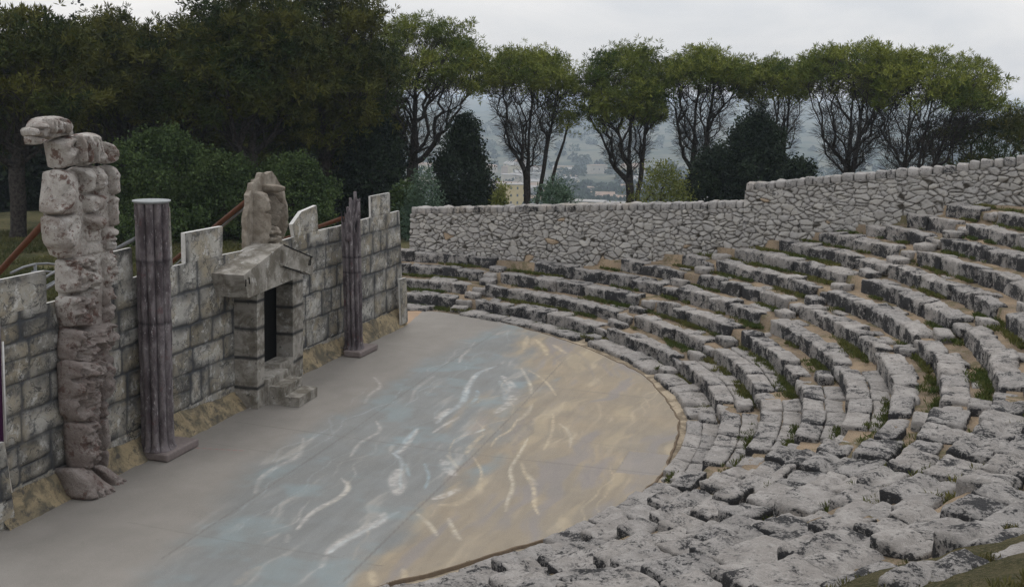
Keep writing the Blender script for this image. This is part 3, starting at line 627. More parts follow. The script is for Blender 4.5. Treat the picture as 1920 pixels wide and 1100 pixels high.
def ashlar(s0, s1, z1, seed):
    """rows of irregular painted blocks -> list of (s0, s1, z0, z1)"""
    g = np.random.default_rng(seed); B = []; z = .38+g.uniform(-.05, .05)
    while z < z1:
        h = g.uniform(.40, .60); s = s0-g.uniform(0, .5)
        while s < s1:
            w = g.uniform(.42, 1.0)
            if g.random() < .18 and h > .46: q = z+h*g.uniform(.4, .6); B += [(s, s+w, z, q), (s, s+w, q, z+h)]
            elif g.random() < .12: q = s+w*g.uniform(.35, .65); B += [(s, q, z, z+h), (q, s+w, z, z+h)]
            else: B.append((s, s+w, z, z+h))
            s += w
        z += h
    return B
def board(name, poly, i, off, parent, thick=.055, blocks=True, seed=1, single=False, edge=True, skin=None, lean=0.):
    """a cut-out board: painted face of fine grid, pale edges, timber back"""
    poly = np.asarray(poly); p0, p1 = poly.min(0), poly.max(0); st = .026
    g = np.random.default_rng(seed); n = len(poly)
    ar = sum(poly[k][0]*poly[(k+1) % n][1]-poly[(k+1) % n][0]*poly[k][1] for k in range(n))
    if ar < 0: poly = poly[::-1]
    F_ = set_pt(poly, i, off-.006); Bk = set_pt(poly, i, off-thick); faces = [list(range(n)), list(range(2*n-1, n-1, -1))]+[[k, n+k, n+(k+1) % n, (k+1) % n] for k in range(n)]
    V = np.concatenate([F_, Bk])
    # orient outwards: face 0 towards the stage
    a, d, nn = seg_at(i); v1, v2 = V[1]-V[0], V[2]-V[0]
    S_ = np.arange(p0[0]-.03, p1[0]+.03, st); Z_ = np.arange(p0[1]-.03, p1[1]+.03, st); X, Y = np.meshgrid(S_, Z_)
    inn = inpoly(X, Y, poly); cell = inn[:-1, :-1] & inn[1:, :-1] & inn[:-1, 1:] & inn[1:, 1:]
    bd = mesh('board', V, faces, None, parent, smooth=False, mats=[skin or M_ASH, M_BACK, M_PLY], midx=[0, 1]+[2]*n, attrs={'joint': np.zeros(2*n), 'tone': np.full(2*n, .4), 'shade': np.zeros(2*n)}) if False else None
    wx = X+.035*fb2(X, Y, 2.3, seed, 3)+.012*fb2(X, Y, 9, seed+3, 3); wz = Y+.035*fb2(X, Y, 2.3, seed+7, 3)+.012*fb2(X, Y, 9, seed+9, 3)
    J = np.zeros(X.shape); T = np.full(X.shape, .5); Sh = np.zeros(X.shape); R = np.zeros(X.shape)
    if single: BL = [(p0[0]-.02, p1[0]+.02, p0[1]-.2, p1[1]+.02)]
    elif blocks: BL = ashlar(p0[0]-.1, p1[0]+.1, p1[1]+.1, seed)
    else: BL = []
    for (a_, b_, c_, d_) in BL:
        m = (wx >= a_) & (wx < b_) & (wz >= c_) & (wz < d_)
        x, z = wx[m], wz[m]; rr = .075; hx, hz_ = (b_-a_)/2, (d_-c_)/2; qx = np.abs(x-(a_+b_)/2)-hx+rr; qz = np.abs(z-(c_+d_)/2)-hz_+rr
        dd = -(np.hypot(np.maximum(qx, 0), np.maximum(qz, 0))+np.minimum(np.maximum(qx, qz), 0)-rr)
        if single: J[m] = 0
        else: J[m] = (1-sstep(.004, .034+.028*fb2(x, z, 2.5, seed+50, 3), dd))*np.clip(.95+.7*fb2(x, z, 2., seed+60, 3), 0, 1)
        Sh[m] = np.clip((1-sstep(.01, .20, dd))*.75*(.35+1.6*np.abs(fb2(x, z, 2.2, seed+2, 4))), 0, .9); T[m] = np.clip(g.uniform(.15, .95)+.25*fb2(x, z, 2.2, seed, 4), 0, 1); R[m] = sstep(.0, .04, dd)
    if not BL: T = np.clip(.5+.5*fb2(X, Y, 2, seed, 4), 0, 1)
    ck = np.abs(fb2(X, Y, 1.7, seed+31, 4)); J = np.maximum(J, (1-sstep(.004, .012, ck))*sstep(.1, .3, fb2(X, Y, 1.1, seed+40, 2))*.8) if blocks else J
    use = np.zeros(X.shape, bool); use[:-1, :-1] |= cell; use[1:, :-1] |= cell; use[:-1, 1:] |= cell; use[1:, 1:] |= cell
    idx = -np.ones(X.shape, int); idx[use] = np.arange(use.sum()); ii, jj = np.nonzero(cell)
    Q = np.stack([idx[ii, jj], idx[ii, jj+1], idx[ii+1, jj+1], idx[ii+1, jj]], 1)
    SZ = np.stack([X[use], Y[use]], -1); Vf = set_pt(SZ, i, off+.010*R[use]); nF = len(Vf)
    # pull the outermost vertices on to the outline so that the cut edges are straight
    bnd = np.zeros(X.shape, bool); cc = np.zeros(X.shape, int); cc[:-1, :-1] += cell; cc[1:, :-1] += cell; cc[:-1, 1:] += cell; cc[1:, 1:] += cell; bnd = (cc < 4) & use
    bi = idx[bnd]; PX = np.stack([X[bnd], Y[bnd]], 1); best = np.full(len(PX), 9.); bp = PX.copy()
    for k in range(n):
        A_, B_ = poly[k], poly[(k+1) % n]; dd, t_ = segdist(PX[:, 0], PX[:, 1], A_, B_); m = dd < best; best[m] = dd[m]; bp[m] = (A_+(B_-A_)*t_[:, None])[m]
    Vf[bi] = set_pt(bp, i, off)
    V = np.concatenate([Vf, F_, Bk]); Qs = [[nF+k, nF+n+k, nF+n+(k+1) % n, nF+(k+1) % n] for k in range(n)]; Qs = [q[::-1] for q in Qs]
    z0 = np.zeros(2*n); faces = Q.tolist()+Qs+[list(range(nF+n, nF+2*n))]
    mi = [0]*len(Q)+[2 if edge else 1]*n+[1]
    return mesh(name, V, faces, None, parent, smooth=False, mats=[skin or M_ASH, M_BACK, M_PLY], midx=mi, attrs={'joint': np.r_[J[use], z0], 'tone': np.r_[T[use], z0+.5], 'shade': np.r_[Sh[use], z0]})
ALL = '%s'
WOFF = -.20
def wp(L, i, off=WOFF): return [set_sz(u, v, i, off) for u, v in L]
def skirt(pxs_top, pxs_bot, i, parent, seed):
    """the rock-like skirting that leans out at the foot of a wall"""
    top = np.array(wp(pxs_top, i, WOFF+.03)); bot = np.array([set_sz(u, v, i, 0.) for u, v in pxs_bot]); sA_, sB_ = min(top[0, 0], bot[0, 0]), max(top[-1, 0], bot[-1, 0])
    s = np.arange(sA_, sB_, .035); h = np.interp(s, top[:, 0], top[:, 1])+.05*fb2(s, s*0, 2.2, seed, 3); t_ = np.linspace(0, 1, 18)
    X = np.repeat(s[None], 18, 0); Z = h[None]*t_[:, None]-.0; off = WOFF*t_[:, None]**.8+.02+.03*(1-t_[:, None])
    nz_ = fb2(X, Z, 2.6, seed, 5); off = off+.07*nz_*(t_[:, None]*(1-t_[:, None])*3+.35)+.05*np.maximum(0, fb2(X*1.0, Z*.4, 3.4, seed+4, 3))
    Z[0] = -.01; V = set_pt(np.stack([X, Z], -1), i, off).reshape(-1, 3); m = len(s); a = np.arange(17)[:, None]*m; b = np.arange(m-1)[None]
    mesh('skirting', V, np.stack([a+b, a+b+1, a+m+b+1, a+m+b], -1).reshape(-1, 4), M_SKIRT, parent)
GRP = 'painted wall boards of the stage set'
def root_at(i, s, name, label, cat, group=None):
    p = set_pt(np.array([s, 0.]), i, 0.); return empty(name, p, label, cat, group)
# near wall, with the giant in front of it
w1 = root_at(1, 1.5, 'stage_wall', 'near stage set wall painted as grey ashlar, behind the broken giant and fluted column', 'stage set', GRP)
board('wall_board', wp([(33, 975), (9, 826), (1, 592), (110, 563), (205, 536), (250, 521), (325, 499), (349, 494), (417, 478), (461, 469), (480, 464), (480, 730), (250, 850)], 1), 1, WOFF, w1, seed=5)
board('merlon', wp([(-30, 601), (-26, 530), (86, 507), (88, 569)], 1, WOFF+.006), 1, WOFF+.006, w1, single=True, seed=6)
board('merlon', wp([(200, 538), (200, 475), (247, 464), (250, 521)], 1, WOFF+.006), 1, WOFF+.006, w1, single=True, seed=7)
board('merlon', wp([(300, 508), (297, 390), (319, 388), (324, 500)], 1, WOFF+.006), 1, WOFF+.006, w1, single=True, seed=8)
board('merlon', wp([(349, 494), (348, 437), (418, 424), (417, 478)], 1, WOFF+.006), 1, WOFF+.006, w1, single=True, seed=9, thick=.09)
skirt([(14, 925), (130, 876), (192, 846), (262, 816), (324, 776), (400, 750), (470, 722)], [(14, 990), (480, 748)], 1, w1, 3)
# far wall beyond the doorway
w2 = root_at(3, 2.4, 'stage_wall', 'far stage set wall painted as grey ashlar, between the doorway and the rubble wall', 'stage set', GRP)
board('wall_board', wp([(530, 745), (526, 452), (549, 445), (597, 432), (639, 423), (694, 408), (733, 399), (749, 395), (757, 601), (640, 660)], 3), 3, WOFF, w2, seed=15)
board('merlon', wp([(553, 444), (549, 421), (566, 397), (594, 385), (597, 432)], 3, WOFF+.006), 3, WOFF+.006, w2, single=True, seed=16, thick=.09)
board('merlon', wp([(696, 408), (695, 368), (731, 361), (732, 399)], 3, WOFF+.006), 3, WOFF+.006, w2, single=True, seed=17)
skirt([(556, 664), (567, 658), (642, 630), (680, 606), (751, 578)], [(560, 703), (755, 609)], 3, w2, 4)
# slim end slab and the near end piece at the left edge
e1 = root_at(3, 5.1, 'end_slab', 'slim pale stone painted slab standing against the far end of the stage set', 'stage set')
board('slab_board', [set_sz(u, v, 3, .05) for u, v in ((753, 609), (750, 524), (762, 520), (765, 603))], 3, .05, e1, single=True, seed=21)
e2 = root_at(0, 5.2, 'side_panel', 'low grey stone painted panel at the left edge, beside the near stage set wall', 'stage set')
board('panel_board', [set_sz(u, v, 0, -.05) for u, v in ((-70, 1040), (-70, 850), (9, 828), (30, 984))], 0, -.05, e2, seed=22)
e3 = root_at(0, 5.0, 'plum_curtain', 'dark plum curtain hanging above the low panel at the left edge', 'curtain')
A = Acc(); sz = np.array([set_sz(u, v, 0, -.16) for u, v in ((-70, 860), (8, 842), (0, 600), (-70, 615))]); q = set_pt(sz, 0, -.16); nS = 24
g_ = np.linspace(0, 1, nS)[:, None]; lo = q[0]+(q[1]-q[0])*g_; hi = q[3]+(q[2]-q[3])*g_; a_, d_, n_ = seg_at(0); wv = (.03*np.sin(g_*22))*np.array([n_[0], n_[1], 0])
V = np.concatenate([lo+wv, hi+wv*.7]); k = np.arange(nS-1); mesh('cloth', V, np.stack([k, k+1, nS+k+1, nS+k], 1), M_PURP, e3)
q1 = set_pt(np.array([set_sz(u, v, 0, -.10) for u, v in ((5, 640), (11, 830))]), 0, -.10); V, Q, T = tube(q1, .014, 6); mesh('pale_batten', V, [Q, T], M_PLY, e3)
# ---------------------------------------------------------------- doorway with gable, steps, black sheet darkening the opening
DN = 2
aD, dD, nD = seg_at(DN)
dr = root_at(DN, 1.0, 'doorway', 'doorway of painted stone boxes with two square jambs and a broken gable on top', 'doorway')
def boxm(name, s0, s1, o0, o1, z0, z1, mat, parent, jz=(), res=.05, amp=.006, i=DN):
    nx, ny, nz_ = [max(3, int(q/res)) for q in (s1-s0, o1-o0, z1-z0)]; V, Q = cube_grid(nx, ny, nz_); V = (V+1)/2*np.array([s1-s0, o1-o0, z1-z0])+np.array([s0, o0, z0])
    N = fbm(V*1.0, 5, 3, 3)*amp; P = set_pt(V[:, [0, 2]], i, V[:, 1]); P = P+N[:, None]*np.array([.6, .6, .3])
    J = np.zeros(len(V))
    for z in jz: J = np.maximum(J, 1-sstep(.012, .05, np.abs(V[:, 2]-z+.03*fbm(V, 3, 8, 2))))
    return mesh(name, P, Q[:, ::-1], mat, parent, smooth=False, attrs={'joint': J})
pL = at(483, 767)[:2]; sL0 = (pL-aD)@dD; oL = (pL-aD)@nD
pL2 = at(504, 760)[:2]; sL1 = (pL2-aD)@dD; pR = at(549, 703)[:2]; sR0 = (pR-aD)@dD; oR = (pR-aD)@nD; pR2 = at(568, 703)[:2]; sR1 = (pR2-aD)@dD
sL1 = max(sL1, sL0+.28); oF = oL; oR = .05; sR0 = set_sz(549, 620, DN, oR)[0]; sR1 = max(sR0+.3, set_sz(568, 620, DN, oR)[0])
def u_of(p): q = np.asarray(p)-CAM; return 960+FPX*(q@RT)/(q@FW)
oRb = oR
while u_of(set_pt(np.array([sR0, 1.]), DN, oRb)) > 519 and oRb > oR-1.2: oRb -= .01
zt = set_sz(483, 545, DN, oF)[1]+.06
jz = [zt*.17, zt*.42, zt*.66, zt*.88]
boxm('jamb', sL0, sL1, WOFF, oF, 0, zt, M_DOOR, dr, jz, .03); boxm('jamb', sR0, sR1, oRb, oR, 0, zt+.15, M_DOOR, dr, jz, .03); print('door', sL0, sL1, sR0, sR1, oL, oR, oRb, zt)
cu = root_at(DN, 1.0, 'dark_door_sheet', 'black sheet added inside the doorway to make its opening dark', 'curtain')
boxm('cloth', sL0-.2, sR1+.1, oRb-.08, oRb-.02, 0, zt+.2, M_BLACK, cu); boxm('side_dark_sheet', sL0-.1, sL0+.02, oRb-.02, WOFF-.06, 0, zt+.2, M_BLACK, cu)  # black sheets added so that the open doorway reads as dark
oG = oF+.13
def gp(L, off=None): return np.array([set_sz(u, v, DN, oG if off is None else off) for u, v in L])
def prism(name, poly, o0, o1, mat, parent, i=DN, amp=.008, st=.05, seed=0):
    """outline in (s, z) extruded between two distances; faces subdivided"""
    poly = dens(np.asarray(poly), st, True); n = len(poly); ar = sum(poly[k][0]*poly[(k+1) % n][1]-poly[(k+1) % n][0]*poly[k][1] for k in range(n))
    if ar < 0: poly = poly[::-1]
    m = max(2, int(abs(o1-o0)/st)); O = np.linspace(o1, o0, m+1)
    V = np.concatenate([set_pt(poly, i, o) for o in O]); V = V+fbm(V, 6, seed, 3)[:, None]*amp
    F = [list(range(n)), list(range((m+1)*n-1, m*n-1, -1))]
    for a in range(m): F += [[a*n+k, (a+1)*n+k, (a+1)*n+(k+1) % n, a*n+(k+1) % n] for k in range(n)]
    return mesh(name, V, F, mat, parent, smooth=False, attrs={'joint': np.zeros(len(V))})
prism('gable', gp([(457, 516), (465, 559), (571, 515), (586, 513), (586, 484), (531, 458)]), WOFF, oG, M_DOOR, dr)
prism('raking_cornice', gp([(533, 460), (588, 482), (586, 516), (572, 510), (530, 499)], oG+.05), oG-.02, oG+.05, M_DOOR, dr)
for L in ([(532, 459), (586, 482)], [(531, 499), (569, 513)], [(583, 480), (582, 497), (579, 497), (580, 487)], [(461, 524), (461, 537)], [(467, 520), (468, 532)]):
    P = set_pt(gp(L, oG+.056 if L[0][0] > 500 else oG+.004), DN, oG+.056 if L[0][0] > 500 else oG+.004); V, Q, T = tube(P, .012, 5); mesh('moulding', V, [Q, T], M_BLACK, dr)
stp = root_at(DN, 1.1, 'step_block', 'small flight of three grey painted steps in front of the doorway', 'steps')
pa, pb, pc = at(510, 757)[:2], at(561, 763)[:2], at(600, 742)[:2]
s0_, s1_ = (pb-aD)@dD, (pc-aD)@dD; oE = (pb-aD)@nD; rs = .17; td = .30
boxm('step', s0_, s1_, oE-td*2, oE, 0, rs, M_DOOR, stp, (), .04, .006); boxm('step', s0_+.01, s1_-.01, oE-td*2, oE-td, rs, rs*2, M_DOOR, stp, (), .04, .006)
boxm('landing', sL1+.003, s1_-.02, oR+.01, oE-td*2+.02, 0, rs*3-.03, M_DOOR, stp, (), .04, .006); boxm('threshold', sL1+.003, sR0-.003, oRb+.02, oR+.01, 0, rs*3-.035, M_DOOR, stp, (), .04, .01)
# ---------------------------------------------------------------- pillow shaped carved pieces
pcs = [100]
def carved(name, L, i, off, depth, mat, parent, back=.08, rough=.05, fc=5., rr=.055, crown=.22, trace=.55, st=.03, feat=(), slope=0.):
    """a carved block: its outline in the picture plane of the set, edges rounded by rr, face worked by noise and by chisel features
    feat: ('g', u, v, radius, height) bosses and hollows, ('l', [(u, v)...], width, height) ridges and grooves"""
    pcs[0] += 7; sd = pcs[0]; us = np.array([u for u, v in L]); f_ = (us-us.min())/max(1e-6, np.ptp(us))
    poly = np.array([set_sz(u, v, i, off+depth*trace*f) for (u, v), f in zip(L, f_)]); c0 = poly.mean(0)
    nx_ = np.roll(poly, -1, 0); poly = np.stack([poly*.90+nx_*.10, poly*.10+nx_*.90], 1).reshape(-1, 2); poly = dens(poly, st, True); n = len(poly)
    ar = sum(poly[k][0]*poly[(k+1) % n][1]-poly[(k+1) % n][0]*poly[k][1] for k in range(n))
    if ar < 0: poly = poly[::-1]
    lr = np.linalg.norm(poly-c0, axis=1); rad = lr.max(); K = max(7, int(rad/.022))
    edge = np.array([0, .12, .3, .55, .8, 1.])*min(rr, lr.min()*.8)
    rings = []
    for d in edge: t_ = 1-d/lr; rings.append(np.c_[c0+(poly-c0)*(t_*1.06)[:, None], np.full(n, d), t_])
    for q in np.linspace(0, 1, K)[1:-1]: t_ = (1-edge[-1]/lr)*(1-q); rings.append(np.c_[c0+(poly-c0)*(t_*1.03)[:, None], (1-t_)*lr, t_])
    R_ = np.array(rings); SZ = np.vstack([R_[..., :2].reshape(-1, 2), c0]); Dd = np.r_[R_[..., 2].ravel(), rad]; Tt = np.r_[R_[..., 3].ravel(), 0.]
    q = np.clip(1-Dd/min(rr, lr.min()*.8), 0, 1); H = np.sqrt(np.maximum(0, 1-q*q))*(1-crown+crown*(1-Tt**2))
    P0 = np.c_[SZ, np.zeros(len(SZ))]+sd
    nz_ = rough*(1.5*fbm(P0, fc*.6, 3, 4)+1.7*fbm(P0, fc*1.7, 5, 4, .62)+.9*(1-np.abs(fbm(P0, fc*.9, 41, 3))*4).clip(0)-2.2*np.maximum(0, fbm(P0, fc*1.3, 8, 3)-.12))
    o = off+H*depth+nz_*np.minimum(1, .25+Dd*14)+slope*(c0[1]-SZ[:, 1])*H
    for ft in feat:
        if ft[0] == 'g': c = set_sz(ft[1], ft[2], i, off+depth*.6); o = o+1.4*ft[4]*np.exp(-((SZ[:, 0]-c[0])**2+(SZ[:, 1]-c[1])**2)/ft[3]**2)
        else:
            Pl = np.array([set_sz(u, v, i, off+depth*.6) for u, v in ft[1]]); dm = np.full(len(SZ), 9.)
            for k in range(len(Pl)-1): dm = np.minimum(dm, segdist(SZ[:, 0], SZ[:, 1], Pl[k], Pl[k+1])[0])
            o = o+1.35*ft[3]*np.exp(-(dm/ft[2])**2)
    SZ = SZ+np.c_[fbm(P0, 9, 21, 3), fbm(P0, 9, 31, 3)]*rough*.22
    V = set_pt(SZ, i, np.maximum(o, off-back*.5)); m = len(rings); a = np.arange(m-1)[:, None]*n; b = np.arange(n)[None]; c_ = (b+1) % n
    Q = np.stack([a+b, a+c_, a+n+c_, a+n+b], -1).reshape(-1, 4); T = np.stack([(m-1)*n+b[0], (m-1)*n+c_[0], np.full(n, m*n)], 1)
    nb = len(V); SB = c0+(poly-c0)*.97; VB = np.vstack([set_pt(SB, i, off-back), set_pt(c0, i, off-back)]); b0 = b[0]; c1 = c_[0]
    Q2 = np.stack([c1, b0, nb+b0, nb+c1], 1); T2 = np.stack([nb+c1, nb+b0, np.full(n, nb+n)], 1)
    return mesh(name, np.vstack([V, VB]), [np.vstack([Q, Q2]), np.vstack([T, T2])], mat, parent)
def g1(*p): return [(30+.2727*x, 200+.2727*y) for x, y in p]
def g2(*p): return [(80+.2273*x, 450+.2273*y) for x, y in p]
def g3(*p): return [(.4*x, 580+.4*y) for x, y in p]
GI = root_at(1, 1.1, 'giant_statue', 'tall broken stone giant pieced from carved blocks, standing against the near stage wall', 'statue')
def gi(name, L, off, dep, **k):
    k['rough'] = k.get('rough', .05)*(.42 if name in ('upper_arm', 'forearm', 'waist', 'fist') else .55 if name in ('chest', 'belly', 'head', 'shoulder', 'shoulder_curl', 'foot') else .75); k['fc'] = 5. if name in ('upper_arm', 'forearm', 'waist') else 7.
    if name in ('upper_arm', 'forearm', 'fist', 'shin', 'chest', 'belly'): k.setdefault('rr', .06); k.setdefault('crown', .26)
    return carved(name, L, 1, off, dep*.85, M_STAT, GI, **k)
def f1(*a): return g1(a)[0]
gi('core', [(115, 476), (205, 472), (204, 520), (202, 548), (200, 600), (198, 650), (192, 720), (188, 790), (186, 850), (150, 885), (137, 880), (130, 830), (121, 770), (117, 700), (115, 640), (112, 560)], -.17, .16, back=.04, rough=.02, crown=.05)
gi('core', [(92, 326), (198, 318), (208, 332), (209, 420), (205, 466), (180, 478), (118, 487), (92, 460), (84, 420), (86, 370)], -.17, .16, back=.04, rough=.02, crown=.05)
hd = gi('head', g1((85, 165), (100, 150), (130, 142), (150, 103), (180, 84), (225, 72), (300, 70), (350, 86), (385, 122), (378, 160), (388, 190), (300, 205), (235, 222), (168, 212), (110, 210), (95, 196)), -.08, .22, back=.14, rough=.04, feat=[('g', *f1(172, 128), .045, -.07), ('g', *f1(176, 112), .05, .05), ('l', g1((215, 95), (240, 135), (225, 200)), .03, -.05), ('l', g1((255, 80), (285, 130), (270, 200)), .03, -.05), ('l', g1((300, 78), (330, 130), (318, 195)), .03, -.05), ('l', g1((345, 95), (362, 140), (355, 185)), .025, -.04), ('g', *f1(140, 180), .06, .05)])
carved('jaw', g1((96, 208), (130, 214), (168, 214), (205, 230), (170, 246), (140, 264), (106, 262), (96, 235)), 1, -.06, .16, M_STAT, hd, back=.10)
carved('nose', g1((84, 168), (104, 150), (134, 146), (142, 180), (120, 204), (96, 198)), 1, .02, .14, M_STAT, hd, rough=.02)
carved('brow', g1((128, 140), (160, 108), (210, 118), (214, 150), (165, 160)), 1, .05, .12, M_STAT, hd, rough=.02)
for q in range(5): carved('curl', g1((215+q*32, 84+q*6), (250+q*30, 84+q*8), (252+q*30, 150+q*6), (232+q*30, 186), (212+q*30, 150)), 1, .07, .07, M_STAT, hd, rough=.02)
gi('shoulder', g1((220, 247), (300, 217), (395, 196), (420, 300), (395, 405), (265, 425), (245, 350)), -.10, .26, rough=.05, feat=[('g', *f1(310, 320), .12, .05), ('l', g1((250, 345), (330, 300), (400, 250)), .04, -.05), ('l', g1((380, 330), (385, 400)), .03, -.06)])
gi('shoulder', g1((398, 196), (520, 183), (556, 196), (572, 245), (590, 330), (585, 385), (500, 396), (420, 405), (405, 300)), -.10, .30, rough=.06, feat=[('l', g1((470, 345), (500, 320), (520, 385)), .03, -.08), ('l', g1((548, 240), (560, 330)), .03, -.06)])
for q in range(3): carved('fold', g1((415+q*55, 205), (450+q*50, 200), (470+q*48, 290), (480+q*45, 380), (445+q*50, 380), (435+q*50, 290)), 1, .12, .11, M_STAT, GI, rough=.03)
gi('shoulder_curl', g1((562, 240), (600, 245), (632, 268), (665, 282), (686, 340), (688, 375), (650, 390), (590, 390), (580, 310)), -.08, .26, rough=.06, fc=8)
gi('upper_arm', g1((225, 447), (290, 436), (350, 440), (385, 470), (408, 520), (412, 728), (330, 743), (240, 743), (190, 723), (195, 640), (210, 560)), -.10, .30, rough=.04, feat=[('l', g1((330, 600), (320, 690), (250, 720)), .05, .06), ('g', *f1(300, 500), .16, .05)])
gi('forearm', g1((200, 757), (300, 750), (415, 738), (430, 800), (428, 960), (410, 1010), (330, 1040), (285, 1025), (260, 975), (220, 935), (205, 850)), -.10, .28, rough=.05, feat=[('l', g1((245, 790), (300, 900), (330, 950)), .06, .07), ('l', g1((230, 830), (250, 920)), .03, -.05), ('l', g1((400, 790), (330, 860)), .04, -.04)])
gi('chest', g1((372, 435), (430, 415), (540, 405), (580, 430), (605, 500), (608, 568), (560, 573), (480, 588), (415, 592), (412, 500)), -.12, .30, rough=.05, feat=[('g', *f1(470, 500), .10, .05), ('g', *f1(560, 480), .09, .05), ('l', g1((520, 420), (518, 570)), .03, -.05)])
gi('chest', g1((418, 606), (520, 597), (608, 602), (612, 680), (580, 712), (500, 722), (425, 726)), -.12, .28, rough=.06)
gi('belly', g1((420, 745), (480, 732), (590, 735), (602, 790), (560, 842), (500, 862), (440, 800)), -.10, .28, rough=.04, feat=[('g', *f1(530, 790), .10, .07), ('l', g1((430, 760), (590, 748)), .025, -.06)])
gi('waist', g1((425, 790), (500, 850), (562, 840), (570, 925), (430, 930)), -.14, .18, rough=.02); gi('waist', g1((430, 932), (570, 928), (600, 1000), (400, 1032), (428, 970)), -.14, .18, rough=.02)
gi('upper_arm', g1((578, 412), (640, 405), (685, 440), (697, 500), (695, 602), (640, 597), (612, 572), (605, 500)), -.12, .28, rough=.04)
gi('forearm', g1((612, 612), (692, 617), (690, 740), (685, 818), (600, 818), (605, 720)), -.12, .25, rough=.05)
gi('fist', g1((590, 835), (650, 824), (685, 837), (682, 950), (650, 990), (600, 975), (572, 930), (568, 870)), -.08, .27, rough=.03, feat=[('l', g1((600, 900), (680, 890)), .02, -.05), ('l', g1((596, 930), (676, 925)), .02, -.05), ('l', g1((605, 962), (660, 958)), .018, -.05), ('g', *f1(590, 880), .05, .04)])
gi('pelvis', g2((135, 167), (250, 142), (400, 125), (425, 180), (437, 330), (430, 370), (350, 390), (200, 430), (140, 420)), -.12, .30, rough=.10, feat=[('l', g2((320, 235), (420, 265)), .03, -.10), ('l', g2((355, 170), (410, 230)), .025, -.08), ('g', *g2((390, 330))[0], .09, .07), ('l', g2((175, 210), (300, 200)), .05, -.05)])
gi('pelvis', g2((432, 122), (560, 102), (600, 200), (560, 335), (448, 363), (436, 250)), -.14, .26, rough=.09)
gi('thigh', g2((150, 470), (300, 432), (425, 402), (430, 688), (350, 713), (180, 708), (152, 620), (135, 530)), -.10, .28, rough=.09)
gi('thigh', g2((437, 392), (570, 372), (560, 498), (440, 538)), -.14, .22, rough=.075); gi('thigh', g2((440, 552), (560, 516), (540, 658), (440, 688)), -.14, .22, rough=.075)
gi('thigh', g2((170, 732), (350, 732), (550, 682), (580, 750), (540, 870), (420, 950), (370, 972), (270, 1013), (160, 980), (150, 900)), -.10, .30, rough=.10)
gi('knee', g3((285, 242), (440, 232), (465, 242), (460, 290), (440, 380), (430, 480), (400, 523), (330, 518), (300, 480), (292, 350)), -.08, .32, rough=.10, feat=[('g', *g3((400, 290))[0], .14, .08), ('l', g3((330, 330), (430, 310)), .04, -.06), ('l', g3((310, 400), (360, 440), (340, 500)), .05, -.06)])
gi('knee', g3((468, 242), (520, 215), (500, 300), (495, 408), (443, 423), (440, 310)), -.12, .24, rough=.075); gi('knee', g3((443, 437), (495, 427), (500, 493), (443, 508)), -.12, .22, rough=.04)
gi('shin', g3((318, 530), (440, 517), (442, 720), (380, 753), (340, 740), (322, 620)), -.06, .32, rough=.09)
gi('shin', g3((443, 522), (500, 502), (500, 590), (480, 648), (443, 658)), -.10, .25, rough=.04); gi('ankle', g3((443, 665), (488, 652), (486, 720), (450, 742)), -.08, .25, rough=.03)
gi('foot', g3((338, 752), (430, 742), (480, 800), (515, 840), (500, 865), (430, 892), (350, 882)), .10, .32, rough=.03, back=.3, rr=.07, crown=.25, slope=.75, feat=[('l', g3((455, 850), (470, 885)), .015, -.05), ('l', g3((430, 855), (440, 892)), .015, -.05), ('l', g3((478, 840), (497, 868)), .015, -.05), ('g', *g3((410, 790))[0], .12, .06)])
gi('foot', g3((448, 742), (490, 730), (540, 770), (575, 800), (572, 820), (515, 855), (482, 800)), .08, .26, rough=.03, back=.3, rr=.06, crown=.25, slope=.7, feat=[('l', g3((535, 812), (545, 845)), .013, -.04), ('l', g3((552, 800), (565, 830)), .013, -.04)])
# ---------------------------------------------------------------- figures on the gable
FG = root_at(DN, .9, 'figure_group', 'carved buff group of headless figures on a jagged slab above the doorway gable', 'statue')
def fg(name, L, off, dep, **k): k['trace'] = .8; k['rr'] = .05; k['crown'] = .4; k['rough'] = k.get('rough', .04)*.45; k.pop('fc', 0); return carved(name, [(410+.2364*x, 300+.2364*y) for x, y in L], DN, off, dep*1.45, M_BUFF, FG, **k)
fo = WOFF+.02
prism('slab', [set_sz(410+.2364*x, 300+.2364*y, DN, fo) for x, y in ((228, 770), (222, 600), (220, 450), (240, 370), (240, 280), (262, 240), (268, 185), (292, 180), (297, 155), (325, 150), (336, 105), (360, 103), (375, 112), (420, 92), (440, 105), (460, 140), (488, 190), (515, 215), (527, 300), (518, 400), (525, 470), (522, 560), (508, 640), (420, 690))], fo-.10, fo, M_BUFF, FG, amp=.02, seed=5)
fg('figure', ((300, 275), (340, 258), (385, 265), (402, 310), (400, 370), (385, 420), (378, 500), (355, 600), (358, 680), (320, 690), (272, 690), (275, 600), (285, 500), (292, 420), (290, 330)), fo, .22, rough=.05, st=.03, feat=[('l', [(410+.2364*x, 300+.2364*y) for x, y in ((330, 470), (318, 580), (315, 690))], .022, -.09), ('l', [(410+.2364*x, 300+.2364*y) for x, y in ((300, 390), (350, 420), (395, 400))], .025, -.07), ('g', *[(410+.2364*x, 300+.2364*y) for x, y in ((370, 320),)][0], .05, .05), ('g', *[(410+.2364*x, 300+.2364*y) for x, y in ((320, 330),)][0], .06, .05)])
